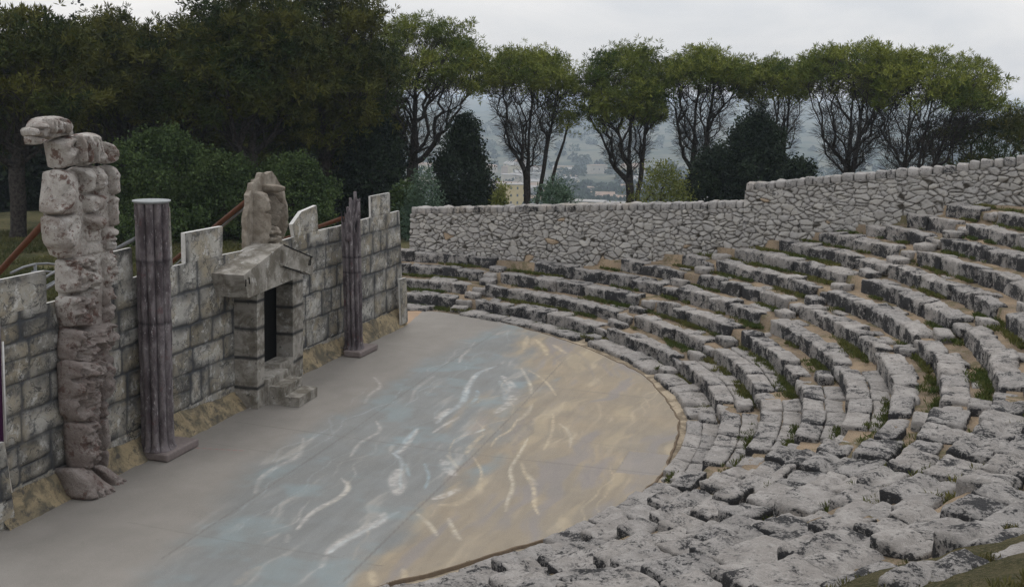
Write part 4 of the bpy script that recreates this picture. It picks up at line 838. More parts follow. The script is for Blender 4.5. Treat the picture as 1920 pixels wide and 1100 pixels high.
fg('torso', ((395, 295), (470, 292), (472, 370), (462, 430), (460, 515), (385, 520), (388, 430), (400, 370)), fo, .20, rough=.04, st=.03, feat=[('l', [(410+.2364*x, 300+.2364*y) for x, y in ((432, 320), (428, 420), (425, 510))], .022, -.07), ('l', [(410+.2364*x, 300+.2364*y) for x, y in ((398, 440), (462, 440))], .02, -.05), ('g', *[(410+.2364*x, 300+.2364*y) for x, y in ((450, 360),)][0], .05, .05)]); fg('hips', ((380, 520), (485, 520), (488, 600), (485, 650), (360, 680), (358, 600)), fo, .20, rough=.05, st=.03, feat=[('l', [(410+.2364*x, 300+.2364*y) for x, y in ((430, 590), (425, 670))], .02, -.08), ('l', [(410+.2364*x, 300+.2364*y) for x, y in ((362, 600), (485, 590))], .02, -.07)])
fg('capital', ((348, 200), (420, 196), (470, 192), (518, 200), (515, 240), (470, 262), (390, 262), (350, 235)), fo, .26, rough=.04, st=.03); fg('neck', ((385, 262), (470, 262), (468, 292), (395, 292)), fo, .16, rough=.02, st=.03)
fg('figure', ((480, 245), (512, 265), (527, 310), (518, 370), (510, 430), (525, 470), (518, 540), (500, 620), (488, 560), (470, 520), (468, 480), (482, 400), (474, 330)), fo, .17, rough=.05, st=.03)
fg('drapery', ((360, 555), (485, 550), (485, 580), (360, 590)), fo+.08, .13, rough=.03, st=.03); fg('drapery', ((355, 610), (480, 600), (480, 630), (356, 650)), fo+.06, .13, rough=.03, st=.03)
# ---------------------------------------------------------------- columns
def column(name, label, foot_px, top_px, dia, pl, broken=False, yaw_seg=1):
    b = at(*foot_px, .13); b[2] = 0; a_, d_, n_ = seg_at(yaw_seg); D = np.array([d_[0], d_[1], 0]); N = np.array([n_[0], n_[1], 0]); ph = .13
    top = onplane(*top_px, b, N); H = top[2]; lean = (top-b)[:2]/H
    cxy, sx_, sy_ = pl; root = empty(name, (cxy[0], cxy[1], 0), label, 'column', 'columns of the stage set')
    V, Q = rbox(sx_, sy_, ph, .02, 12, 10, 5); V = V+.012*fbm(V+b[0], 6, 3, 3)[:, None]; V[:, 2] += ph/2
    mesh('plinth', np.array([cxy[0], cxy[1], 0])+V[:, :1]*D+V[:, 1:2]*N+V[:, 2:]*np.array([0, 0, 1]), Q[:, ::-1], M_PLIN, root, attrs={'joint': np.zeros(len(V))})
    na, nz_ = 120, 90; A_ = np.arange(na)/na*2*math.pi; Zs = np.linspace(0, 1, nz_); z = ph+(H-ph)*Zs
    R_ = dia/2*(1.0+.04*Zs)[:, None]; fl = np.abs(np.sin(A_*5+.5)); depth = .075*(1-fl**.6)
    R_ = R_*(1+.16*np.exp(-Zs*60)[:, None])-depth[None]*(1-.8*np.exp(-Zs*40)[:, None])*1.0
    J = (1-sstep(.03, .30, fl))[None]*np.ones((nz_, 1)); X = R_*np.cos(A_); Y = R_*np.sin(A_); Z = z[:, None]+0*X  # the joint mask also darkens the hollow of every flute
    P = np.stack([X, Y, Z], -1); nn = fbm(P+b[0]*3, 4, 7, 4); X = X*(1+.06*nn); Y = Y*(1+.06*nn)
    for zz in (.52, .76 if not broken else .62): J = np.maximum(J, (1-sstep(.003, .010, np.abs(Zs-zz+.004*np.sin(A_*1)[:, None].T.mean()))[:, None])*.9)
    if broken:                                                   # jagged top: the half turned to the stage stands lower
        cutz = np.where(np.cos(A_-3.4) > .0, .86, 1.0)+.05*np.sin(A_*5)+.03*np.sin(A_*11); cutz = np.where(np.cos(A_-.35) > .55, 1.0+.02*np.sin(A_*9), np.minimum(cutz, .885+.03*np.sin(A_*13)))
        Z = ph+(H-ph)*np.minimum(Zs[:, None], cutz[None])
    X = X+0; pos = b[:2]+lean*Z[..., None]+X[..., None]*d_+Y[..., None]*n_
    V = np.concatenate([pos, Z[..., None]], -1).reshape(-1, 3); i = np.arange(nz_-1)[:, None]*na; j = np.arange(na)[None]; k = (j+1) % na
    Q = np.stack([i+j, i+na+j, i+na+k, i+k], -1).reshape(-1, 4)
    c = np.array([[*(b[:2]+lean*H*.9), V[-na:, 2].min()-.05]]); V = np.vstack([V, c]); T = np.stack([(nz_-1)*na+k[0], (nz_-1)*na+j[0], np.full(na, nz_*na)], 1)
    mesh('shaft', V, [Q, T], M_COL, root, attrs={'joint': np.r_[J.ravel(), 0]*.75})
    if not broken:
        m = 40; A2 = np.arange(m)/m*2*math.pi; V = []
        for r, z_ in ((dia*.50, H-.035), (dia*.58, H-.012), (dia*.58, H+.006), (0.01, H+.010)):
            p = b[:2]+lean*H+r*(np.cos(A2)[:, None]*d_+np.sin(A2)[:, None]*n_*1.0); V.append(np.c_[p, np.full(m, z_)])
        i = np.arange(3)[:, None]*m; j = np.arange(m)[None]; k = (j+1) % m; mesh('cap', np.concatenate(V), np.stack([i+j, i+m+j, i+m+k, i+k], -1).reshape(-1, 4)[:, ::-1], M_CAP, root, smooth=False)
    else:
        s_ = b[:2]+lean*H*.9
        for (px, py0, py1, r) in ((665, 392, 361, .055), (671, 395, 372, .03), (652, 412, 388, .06)):
            p0, p1 = onplane(px, py0+40, b, N), onplane(px, py1, b, N); n7 = 7; P = p0+(p1-p0)*np.linspace(0, 1, n7)[:, None]+rng.normal(0, .012, (n7, 3)); V, Q, T = tube(P, r*np.linspace(1.2, .6, n7), 7); mesh('splinter', V, [Q, T], M_COL, root, attrs={'joint': np.zeros(len(V))})
    return root
pcl = lambda *c: (at(*c[0])[:2]+at(*c[2])[:2])/2
M_PLIN = flat('brown grey plinth', (.22, .185, .175, 1))
column('fluted_column', 'tall complete violet grey fluted column with a thin pale cap, right of the giant', (297, 838), (284, 376), .485, (pcl((266, 856), (308, 872), (355, 838)), .86, .64))
column('fluted_column', 'broken violet grey fluted column with a splintered top on the far stage wall', (664, 652), (657, 372), .41, (pcl((648, 668), (678, 672), (704, 655)), .88, .42), True, 3)
# ---------------------------------------------------------------- braces and railing behind the set
def brace(name, label, cat, pts, r, mat, group=None):
    V, Q, T = tube(pts, r, 8); tag(mesh(name, V, [Q, T], mat), label, cat, group)
BG = 'braces propping the stage set'
def br(label, u0, v0, D0, u1, v1, D1, r, mat):
    p0 = CAM+ray(u0, v0)/np.hypot(*ray(u0, v0)[:2])*D0; p1 = CAM+ray(u1, v1)/np.hypot(*ray(u1, v1)[:2])*D1
    d = p1-p0; 
    if p0[2] > .1 and d[2] > 0: p0 = p0-d/d[2]*(p0[2]-.0)        # carried down to the ground
    brace('brace_pole', label, 'pole', np.array([p0+(p1-p0)*t_ for t_ in np.linspace(0, 1, 8)]), r, mat, BG)
br('rusty brace pole rising from the left edge to the back of the giant', 0, 508, 17.2, 88, 412, 16.2, .045, M_RUST)
br('rusty brace pole rising to the back of the carved figure group', 385, 440, 24.0, 466, 374, 21.6, .05, M_RUST)
br('thin grey brace pole beneath the rusty one behind the figure group', 392, 445, 24.3, 466, 384, 21.7, .022, M_GALV)
br('grey brace pole left of the tall fluted column', 204, 474, 18.0, 254, 447, 17.4, .03, M_GALV)
br('dark brace pole behind the broken column', 600, 424, 27.0, 642, 409, 24.5, .05, M_RUST)
rl = empty('pipe_railing', (*away(70, 19.5), 0), 'low grey pipe railing on the grass behind the near stage wall', 'railing')
def rp(u, v, D): d = ray(u, v); return CAM+d/np.hypot(*d[:2])*D
for a_, b_ in (((20, 512, 19.5), (66, 495, 20)), ((66, 495, 20), (112, 497, 20.5)), ((85, 520, 18.5), (125, 500, 20)), ((85, 542, 18.5), (125, 522, 20)), ((60, 510, 19.5), (112, 512, 20))):
    V, Q, T = tube(np.array([rp(*a_), (rp(*a_)+rp(*b_))/2+np.array([0, 0, .02]), rp(*b_)]), .022, 6); mesh('rail', V, [Q, T], M_GALV, rl)
for u, D in ((66, 20.), (112, 20.3)):
    p = rp(u, 496, D); V, Q, T = tube(np.array([[p[0], p[1], -.1], p]), .025, 6); mesh('post', V, [Q, T], M_GALV, rl)
HAZE = .00032; EXPO = 0.
# ---------------------------------------------------------------- vegetation
M_BARK = (lambda t: (t.color(t.mix(t.rng(t.noise(9, 6, .7), .35, .65), (.022, .019, .017, 1), (.07, .06, .052, 1))), t.bump(t.noise(14, 6, .7), .8, .05), t.m)[-1])(NT('dark bark'))
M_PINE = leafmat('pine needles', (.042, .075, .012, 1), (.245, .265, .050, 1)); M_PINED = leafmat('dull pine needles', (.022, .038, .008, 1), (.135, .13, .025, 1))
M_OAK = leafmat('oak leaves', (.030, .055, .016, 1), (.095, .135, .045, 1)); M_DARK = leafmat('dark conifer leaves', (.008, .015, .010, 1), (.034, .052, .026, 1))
M_CEDAR = leafmat('blue green cedar needles', (.05, .085, .055, 1), (.13, .19, .125, 1)); M_YEL = leafmat('yellow green leaves', (.09, .11, .025, 1), (.22, .23, .06, 1))
M_FAR = leafmat('far tree leaves', (.02, .034, .018, 1), (.05, .07, .03, 1))
def blades(C, AX, n, ln, wd, spread, tone, g, droop=0.):
    """n pointed leaves or needle bundles round every centre"""
    m = len(C); C = np.repeat(C, n, 0); AX = np.repeat(AX, n, 0); tone = np.repeat(tone, n)+g.uniform(-.12, .12, m*n)
    R = g.normal(size=(m*n, 3)); R /= np.linalg.norm(R, axis=1, keepdims=True); d = AX*(1-spread)+R*spread; d[:, 2] -= droop; d /= np.linalg.norm(d, axis=1, keepdims=True)+1e-9
    W = np.cross(d, g.normal(size=(m*n, 3))); W /= np.linalg.norm(W, axis=1, keepdims=True)+1e-9
    L = (ln*g.uniform(.6, 1.25, m*n))[:, None]; w = wd*g.uniform(.7, 1.3, m*n)[:, None]; b = C+R*ln*.12
    V = np.stack([b, b+d*L*.55+W*w, b+d*L, b+d*L*.55-W*w], 1).reshape(-1, 3); Q = np.arange(m*n*4).reshape(-1, 4)
    return V, Q, np.repeat(np.clip(tone, 0, 1), 4)
def grow(base, trunk, leafA, bareA, g, rbase, up=.9, stems=()):
    """join every target point to the tree by the cheapest limb; returns nodes, parents, radii"""
    N = [base]; Pn = [-1]; PL = [0.]
    for q in trunk: N.append(q); Pn.append(len(N)-2); PL.append(PL[-1]+np.linalg.norm(N[-1]-N[-2]))
    for st in stems:
        prev = 1
        for q in st: N.append(q); Pn.append(prev); prev = len(N)-1; PL.append(PL[Pn[-1]]+np.linalg.norm(N[-1]-N[Pn[-1]]))
    n00 = len(N)
    T = np.concatenate([leafA, bareA]); isl = np.r_[np.ones(len(leafA), bool), np.zeros(len(bareA), bool)]
    o = np.argsort(np.linalg.norm((T-trunk[len(trunk)//2]), axis=1)+g.uniform(0, .8, len(T))); cap = len(T)*9+len(N)+10
    A = np.zeros((cap, 3)); A[:len(N)] = N; n = len(N); par = list(Pn); pl = np.zeros(cap); pl[:n] = PL; tips = {}; skip = max(2, int(len(trunk)*.22)); low_ = np.array(N)[:, 2] < base[2]+.24*(trunk[-1][2]-base[2])
    for t_ in o:
        p = T[t_]; d = p-A[:n]; L = np.linalg.norm(d, axis=1); hor = np.hypot(d[:, 0], d[:, 1]); cost = L+.42*pl[:n]+up*np.maximum(0, .55*hor-d[:, 2]); cost[:n00][low_] += 50
        k = int(np.argmin(cost)); m = int(np.clip(L[k]/.55, 1, 8)); prev = k; dv = p-A[k]
        for q in range(1, m+1):
            s = q/m; x = A[k]+dv*s; x = x+np.array([0, 0, -.12*L[k]*math.sin(math.pi*s)])+(g.normal(0, .035*min(L[k], 2.), 3) if q < m else 0)
            A[n] = x; par.append(prev); pl[n] = pl[prev]+L[k]/m; prev = n; n += 1
        tips[prev] = bool(isl[t_])
    A = A[:n]; par = np.array(par); cnt = np.zeros(n)
    for q in tips: cnt[q] = 1
    for q in range(n-1, 0, -1): cnt[par[q]] += max(cnt[q], .0)
    r = np.power(np.maximum(cnt, 1), .56); r = r/r[0]*rbase; r = np.maximum(r, .0125)
    return A, par, r, tips
def limbs(A, par, r):
    P1 = A[par[1:]]; P0 = A[1:]; r0 = r[1:]; r1 = np.minimum(r[par[1:]], r0*1.6+.004); out = Acc()
    for n, m in ((4, r0 < .045), (9, r0 >= .045)):
        if not m.any(): continue
        a, b, ra, rb = P1[m], P0[m], r1[m], r0[m]; T = b-a; T /= np.linalg.norm(T, axis=1, keepdims=True)+1e-9
        ref = np.where(np.abs(T[:, 2:]) < .9, np.array([[0, 0, 1.]]), np.array([[1., 0, 0]])); X = np.cross(T, ref); X /= np.linalg.norm(X, axis=1, keepdims=True); Y = np.cross(T, X); an = np.arange(n)*2*math.pi/n
        ring = np.cos(an)[None, :, None]*X[:, None]+np.sin(an)[None, :, None]*Y[:, None]
        V = np.concatenate([a[:, None]-T[:, None]*ra[:, None, None]*.3+ring*ra[:, None, None], b[:, None]+ring*rb[:, None, None]], 1).reshape(-1, 3); e = np.arange(len(a))[:, None]*2*n; j = np.arange(n)[None]; k = (j+1) % n
        out.add(V, Q=np.stack([e+j, e+k, e+n+k, e+n+j], -1).reshape(-1, 4))
    return out
tn = [0]
def pine(name, label, u, D, u0, u1, ytop, yrim, base_r, low=-15, leafn=170, baren=120, tuft=14, mat=None, group='umbrella pines beyond the rubble wall', lean=0., fork=None, ln=.25, seed=None, thick=.25, barelow=-40, size=.019, BOWL=.42):
    tn[0] += 1; g = np.random.default_rng(seed or 100+tn[0]); b = away(u, D); zb = float(terrain_z(np.array([b[0]]), np.array([b[1]]))[0])-.1; base = np.array([b[0], b[1], zb])
    uc = (u0+u1)/2; c = away(uc, D); R = (u1-u0)/2/FPX*D; zt, zr = z_at(uc, ytop, D), z_at(uc, yrim, D); C = np.array([c[0], c[1], zr]); H = zt-zr
    def shell(n, lo, f0, f1, hi=1.):
        ph = np.arcsin(g.uniform(math.sin(math.radians(lo)), hi, n)); az = g.uniform(0, 2*math.pi, n); d = np.stack([np.cos(ph)*np.cos(az), np.cos(ph)*np.sin(az), np.sin(ph)], 1)
        f = g.uniform(f0, f1, n)**.5*(1+.34*fbm(d*1.0+tn[0]*3.3, 3.1, 5, 3)); Hd = np.where(d[:, 2] > 0, H, max(H*.9, R*.8))
        return C+d*f[:, None]*np.stack([np.full(n, R), np.full(n, R), Hd], 1)
    leafn = int(leafn*.62); tuft = int(tuft*1.08); LA = shell(leafn, low, (1-thick)**2, 1.); BA = shell(baren//3, 0, .10, .62, .8)
    baren = int(baren*1.35); nb = baren-baren//3; h = g.uniform(0, 1, nb)**.8; az = g.uniform(0, 2*math.pi, nb); f = np.sqrt(g.uniform(.05, 1, nb)); z0 = zb+BOWL*(zr-zb); rr = R*(.34+.62*h)*f
    mx_ = C[:2]*.5+b*.5; BA = np.concatenate([BA, np.stack([mx_[0]+(C[0]-mx_[0])*h+rr*np.cos(az), mx_[1]+(C[1]-mx_[1])*h+rr*np.sin(az), z0+(zr-z0)*(h*.75+.25*f)], 1)])
    hub = np.array([C[0], C[1], zr])*.5+np.array([base[0], base[1], zr])*.5; hub[2] = zr+.35*H; m = max(8, int((hub[2]-zb)/.45)); s = np.linspace(0, 1, m+1)[1:, None]
    bend = np.cumsum(g.normal(0, .035, (m, 3)), 0); bend[:, 2] = 0; trunk = base+(hub-base)*np.c_[s**(1+.4*lean), s**(1+.4*lean), s]+bend
    stems = []
    for (fu, fy, fr) in (fork or ()):                            # further stems from the foot
        q = away(fu, D); e = np.array([q[0], q[1], z_at(fu, fy, D)]); k = np.linspace(0, 1, 14)[1:, None]; stems.append(base+(e-base)*np.c_[k**.8, k**.8, k]+np.c_[bend[:13, 0], bend[:13, 1], 0*bend[:13, 0]] if len(bend) >= 13 else base+(e-base)*k); LA = np.concatenate([LA, e+g.normal(0, .55, (9, 3))*np.array([1, 1, .5])])
    A, par, r, tips = grow(base, trunk, LA, BA, g, base_r, stems=stems); r[0] = base_r*1.2; q0 = len(trunk)+1
    for (fu, fy, fr), sm in zip(fork or (), stems): r[q0:q0+len(sm)] = np.maximum(r[q0:q0+len(sm)], fr*.8*(1-.72*np.linspace(0, 1, len(sm)))); q0 += len(sm)
    root = empty(name, base, label, 'tree', group)
    limbs(A, par, r).build('trunk', M_BARK, root)
    tp = np.array([q for q in tips if tips[q]]); TP = A[tp]; n = len(TP); K = tuft
    ctr = np.repeat(TP, K, 0)+g.normal(0, .36, (n*K, 3))*np.array([1, 1, .55])+np.array([0, 0, .1]); ax = (ctr-(C-np.array([0, 0, H*.4]))); ax /= np.linalg.norm(ax, axis=1, keepdims=True); ax[:, 2] += .5
    hgt = np.clip((ctr[:, 2]-zr)/H, -.5, 1.2); tone = np.repeat(g.uniform(.0, .85, n), K)+.25*vn(ctr, .8, 4)+g.uniform(-.05, .25)
    V, Q, t_ = blades(ctr, ax/np.linalg.norm(ax, axis=1, keepdims=True), 15, ln, size, .66, tone, g)
    mesh('crown', V, Q, mat or M_PINE, root, smooth=False, attrs={'tone': t_})
    # a few bare twig sprays on the lower dead limbs
    bt = np.array([q for q in tips if not tips[q]])
    if len(bt) > 80:
        c2 = np.repeat(A[bt], 3, 0); ax2 = A[bt]-A[par[bt]]; ax2 = np.repeat(ax2/(np.linalg.norm(ax2, axis=1, keepdims=True)+1e-9), 3, 0); V, Q, t_ = blades(c2, ax2, 4, .62, .011, .5, np.zeros(len(c2)), g); mesh('twigs', V, Q, M_BARK, root, smooth=False)
    return root
def leafy(name, label, cat, u, D, w, ytop, shape, mat, n=500, per=14, leaf=.10, wd=.035, group=None, lump=.25, seed=None, zfoot=None, spread=.8, cl=.16, depth=None):
    """a bush or dense evergreen: leaves in clumps over a lumpy outline"""
    tn[0] += 1; g = np.random.default_rng(seed or 300+tn[0]); b = away(u, D); zb = float(terrain_z(np.array([b[0]]), np.array([b[1]]))[0]) if zfoot is None else zfoot
    zt = z_at(u, ytop, D); H = zt-zb; R = w/2/FPX*D; az = g.uniform(0, 2*math.pi, n); s = g.uniform(0, 1, n)
    if shape == 'cone': s = 1-np.sqrt(s)*.98; prof = (1-s)**.75*.9+.10*(1-s)
    elif shape == 'spire': prof = np.clip((1-s)/.78, 0, 1)**.62*np.clip(.72+s*1.6, 0, 1)
    elif shape == 'egg': prof = np.sqrt(np.clip(1-(2*np.abs(s-.35)/1.3)**2.2, 0.02, 1))
    else: prof = np.sqrt(np.clip(1-(s)**2.4, .03, 1))*(.75+.25*np.sqrt(s))
    d = np.stack([np.cos(az), np.sin(az), s*2.5], 1); lp = 1+lump*fbm(d+tn[0]*5.1, 1.7, 3, 3)*1.6; f = np.sqrt(g.uniform(.42, 1, n))
    C = np.stack([b[0]+R*prof*f*lp*np.cos(az), b[1]+R*prof*f*lp*np.sin(az), zb+H*s*(1+.12*(lp-1))+.05], 1)
    ax = np.stack([np.cos(az), np.sin(az), .5+s*.6], 1); ax /= np.linalg.norm(ax, axis=1, keepdims=True); ctr = np.repeat(C, per, 0)+g.normal(0, cl, (n*per, 3)); tone = np.repeat(g.uniform(0, .8, n), per)+.3*vn(ctr, .9, 3)+.1
    V, Q, t_ = blades(ctr, np.repeat(ax, per, 0), 3, leaf, wd, spread, tone, g)
    root = empty(name, (b[0], b[1], zb), label, cat, group); mesh('crown', V, Q, mat, root, smooth=False, attrs={'tone': t_})
    k = max(12, n//14); LA = C[g.permutation(n)[:k]]*np.array([1, 1, 1]); LA = b_in(LA, np.array([b[0], b[1], zb+H*.4]), .8); tr = np.stack([np.full(8, b[0]), np.full(8, b[1]), zb+H*np.linspace(.06, .7, 8)], 1)
    A, par, r, tips = grow(np.array([b[0], b[1], zb-.1]), tr, LA, LA[:0].reshape(0, 3), g, max(.05, R*.07)); limbs(A, par, r).build('trunk', M_BARK, root)
    return root
def b_in(P, c, f): return c+(P-c)*f
# umbrella pines along the skyline, left to right
pine('umbrella_pine', 'umbrella pine with a broad domed crown standing above the far end of the stage set', 768, 58, 692, 908, 40, 138, .32, leafn=260, baren=330, low=-24, seed=5)
pine('umbrella_pine', 'twin stemmed umbrella pine right of the dark pointed evergreen', 990, 60, 899, 1084, 97, 158, .24, fork=[(1066, 225, .2), (1040, 180, .2)], leafn=190, baren=380, low=-15, seed=6)
pine('umbrella_pine', 'thickly leaved umbrella pine in the middle with foliage hanging down its right side', 1186, 60, 1084, 1256, 90, 180, .27, fork=[(1215, 190, .15)], low=-50, leafn=300, baren=260, seed=7, thick=.34)
pine('umbrella_pine', 'slender umbrella pine with bare inner limbs, left of the dark shrub at the wall step', 1294, 61, 1236, 1402, 97, 150, .26, fork=[(1335, 160, .15)], leafn=180, baren=330, low=-15, seed=8)
pine('umbrella_pine', 'smaller umbrella pine behind the dark shrub at the step of the rubble wall', 1462, 63, 1392, 1518, 116, 172, .20, fork=[(1485, 170, .12)], leafn=140, baren=240, low=-18, seed=9)
pine('umbrella_pine', 'umbrella pine with fanned bare branches above the left part of the tall wall', 1582, 58, 1505, 1708, 92, 145, .26, fork=[(1612, 170, .13)], leafn=170, baren=460, low=-10, BOWL=.3, seed=10)
pine('umbrella_pine', 'rightmost tall umbrella pine, its crown sloping down to the right above the tall wall', 1694, 58, 1618, 1862, 104, 180, .24, fork=[(1800, 190, .14), (1755, 170, .13)], leafn=200, baren=460, low=-14, BOWL=.3, seed=11)
pine('low_pine', 'low dark bushy pine at the right edge above the tall wall', 1850, 60, 1745, 1985, 212, 275, .25, low=-60, leafn=220, baren=60, mat=M_PINED, group='pines beyond the rubble wall', seed=12, thick=.5)
# the dense pines behind the stage set
LG = 'tall pines crowding behind the stage set'
for (lab, u, D, u0, u1, yt, yr, low, ln_) in (
    ('tall dark pine with a bare trunk at the left edge', 26, 46, -110, 165, 18, 150, -40, 260), ('dark pine whose round crown fills the gap above the giant', 230, 52, 90, 300, 40, 150, -50, 260),
    ('pine with a ragged lower crown left of the highest pine', 345, 50, 235, 440, 34, 150, -60, 250), ('highest broad pine whose crown leaves the top of the view', 470, 47, 330, 610, -25, 130, -62, 420),
    ('broad pine right of the highest pine, hanging low over the broken column', 610, 50, 470, 742, -12, 150, -66, 430)):
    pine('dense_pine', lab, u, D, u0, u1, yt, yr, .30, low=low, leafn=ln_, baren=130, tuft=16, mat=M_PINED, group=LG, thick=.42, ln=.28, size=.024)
for q, (u, D, u0, u1, yt, yr) in enumerate(((-40, 60, -140, 60, 60, 190), (120, 62, 20, 230, 55, 180), (300, 64, 200, 420, 70, 200), (440, 62, 340, 560, 40, 190), (570, 64, 470, 690, 60, 190), (680, 60, 600, 760, 130, 230))):
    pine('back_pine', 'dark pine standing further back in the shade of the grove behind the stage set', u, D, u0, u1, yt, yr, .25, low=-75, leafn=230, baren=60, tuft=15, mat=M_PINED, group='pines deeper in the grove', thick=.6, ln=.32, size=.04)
DG = 'dark evergreens added to block light behind the grove'  # extra rows of trees, added to keep bright sky from showing through
for q, (u, D, w, yt) in enumerate(((-30, 72, 190, 230), (90, 75, 190, 225), (215, 73, 190, 235), (330, 76, 190, 230), (450, 74, 200, 225), (560, 76, 200, 235), (660, 72, 170, 240), (20, 84, 240, 190), (180, 86, 240, 190), (350, 88, 240, 190), (520, 86, 240, 190), (650, 84, 160, 200))):
    leafy('dark_evergreen', 'nearly black dense evergreen added to darken the back of the grove', 'tree', u, D, w, yt, 'egg', M_DARK, 620, 9, .34, .12, DG, cl=.4)
leafy('cypress', 'thin dark cypress tip rising above the pines at the upper left', 'tree', 148, 66, 34, -2, 'cone', M_DARK, 420, 10, .2, .06, cl=.14)
# bushes and evergreens between the trees
leafy('oak_bush', 'large green leafy bush behind the near stage wall, right of the giant', 'bush', 300, 44, 210, 252, 'round', M_OAK, 560, 22, .11, .04, 'green bushes behind the stage set', lump=.5)
leafy('oak_bush', 'wide green leafy bush behind the tall column and the blank merlon', 'bush', 420, 45, 190, 300, 'round', M_OAK, 420, 22, .11, .04, 'green bushes behind the stage set', lump=.5)
leafy('oak_bush', 'green leafy bush behind the carved figure group', 'bush', 545, 44.5, 190, 300, 'round', M_OAK, 460, 22, .11, .04, 'green bushes behind the stage set', lump=.5)
leafy('dark_evergreen', 'black green broad evergreen behind the broken column', 'tree', 700, 50, 120, 222, 'egg', M_DARK, 700, 14, .14, .05, lump=.3)
leafy('dark_evergreen', 'dark pointed ragged evergreen left of the twin stemmed pine', 'tree', 872, 52, 128, 232, 'spire', M_DARK, 800, 16, .14, .04, lump=.75, cl=.2)
leafy('dark_evergreen', 'tall black green shrub tree behind the step of the rubble wall', 'tree', 1418, 53, 150, 232, 'spire', M_DARK, 900, 15, .15, .045, lump=.9, cl=.22)
leafy('dark_evergreen', 'low black green shrub leaning out left of the one behind the wall step', 'bush', 1345, 52.5, 110, 285, 'round', M_DARK, 420, 15, .15, .045, lump=.8, cl=.22)
leafy('dark_evergreen', 'small dark round bush just right of the wall step, over the tall wall', 'bush', 1505, 50, 78, 305, 'round', M_DARK, 300, 14, .13, .05, lump=.3)
leafy('young_cedar', 'pale blue green young cedar above the left end of the rubble wall', 'tree', 796, 44, 78, 318, 'cone', M_CEDAR, 200, 12, .20, .02, lump=.5, cl=.2)
leafy('young_pine', 'small yellow green conifer above the wall right of the dark pointed evergreen', 'tree', 941, 44, 40, 334, 'cone', M_YEL, 130, 12, .15, .02, lump=.4, cl=.12)
leafy('cedar_bough', 'spreading blue green cedar shrub at the feet of the twin stemmed pine', 'bush', 1046, 42, 92, 345, 'round', M_CEDAR, 150, 12, .22, .02, lump=.8, cl=.16)
leafy('olive_shrub', 'yellowish thin leaved shrub between the middle pines above the wall', 'bush', 1245, 50, 112, 318, 'round', M_YEL, 190, 12, .14, .03, lump=.7, cl=.25)
leafy('low_bush', 'dull green bush low behind the wall under the left umbrella pine', 'bush', 760, 46, 60, 348, 'round', M_OAK, 130, 14, .13, .04, lump=.6)
# ---------------------------------------------------------------- the town below
def far_mat(n, c): t = NT(n); t.color(t.mix(t.rng(t.noise(.4, 4, .6), .35, .65, 0, .4), c, tuple(x*.7 for x in c[:3])+(1,))); return t.m
HW = [far_mat('pale house plaster', (.50, .45, .38, 1)), far_mat('grey house plaster', (.40, .39, .37, 1)), far_mat('cream house plaster', (.56, .49, .36, 1)), far_mat('pinkish house plaster', (.48, .39, .33, 1))]; HR = [far_mat('old roof tiles', (.33, .24, .18, 1)), far_mat('grey flat roof', (.36, .34, .32, 1))]; M_WIN = far_mat('dark window', (.07, .075, .08, 1)); M_YW = far_mat('yellow plaster', (.62, .48, .22, 1))
def house(name, label, u, D, w, d, h, rot, wm, rm, group=None, wins=0, floors=1, flat_=False, zadd=0.):
    b = away(u, D); z = float(terrain_z(np.array([b[0]]), np.array([b[1]]))[0])+zadd; r = empty(name, (b[0], b[1], z), label, 'house', group); ca, sa = math.cos(rot), math.sin(rot)
    W_ = lambda P: np.stack([b[0]+P[:, 0]*ca-P[:, 1]*sa, b[1]+P[:, 0]*sa+P[:, 1]*ca, z+P[:, 2]], 1); hw, hd = w/2, d/2
    V = np.array([(x, y, q) for q in (-4, h) for x, y in ((-hw, -hd), (hw, -hd), (hw, hd), (-hw, hd))], float); mesh('wall', W_(V), [[0, 1, 5, 4], [1, 2, 6, 5], [2, 3, 7, 6], [3, 0, 4, 7], [4, 5, 6, 7]], wm, r, smooth=False)
    o = .4; rh = .35 if flat_ else min(w, d)*.22
    if flat_: V = np.array([(x, y, q) for q in (h+.01, h+rh) for x, y in ((-hw-o, -hd-o), (hw+o, -hd-o), (hw+o, hd+o), (-hw-o, hd+o))]); F = [[3, 2, 1, 0], [0, 1, 5, 4], [1, 2, 6, 5], [2, 3, 7, 6], [3, 0, 4, 7], [4, 5, 6, 7]]
    else: V = np.array([(-hw-o, -hd-o, h+.01), (hw+o, -hd-o, h+.01), (hw+o, hd+o, h+.01), (-hw-o, hd+o, h+.01), (-hw-o, 0, h+rh), (hw+o, 0, h+rh)]); F = [[3, 2, 1, 0], [0, 1, 5, 4], [2, 3, 4, 5], [1, 2, 5], [3, 0, 4]]
    mesh('roof', W_(V), F, rm, r, smooth=False)
    for f in range(floors):
        for q in range(wins):
            x = -hw+w*(q+.5)/wins; zc = h*(f+.55)/floors; a = .5 if wins > 2 else .6; V = np.array([(x+sx*a, -hd-.06+y, zc+sz*.75) for y in (0, .05) for sx, sz in ((-1, -1), (1, -1), (1, 1), (-1, 1))]); mesh('window', W_(V), [[0, 1, 2, 3], [0, 4, 5, 1], [1, 5, 6, 2], [2, 6, 7, 3], [3, 7, 4, 0]], M_WIN, r, smooth=False)
    return r
vy = lambda u: -math.atan((u-960)/FPX)+YAW*-1
house('apartment_block', 'yellow apartment block of four storeys seen above the wall left of the twin stemmed pine', 965, 640, 15, 11, 17, .25, M_YW, HR[1], None, 4, 4, True, 1.5)
house('town_house', 'long pale flat roofed building seen between the two middle pines', 1098, 560, 22, 11, 8.5, -.15, HW[0], HR[1], None, 4, 2, True, 1.)
house('town_house', 'grey gabled house seen left of the thickly leaved umbrella pine', 1155, 590, 18, 10, 7.5, .1, HW[1], HR[1], None, 3, 1, False, .5)
hg = np.random.default_rng(77)
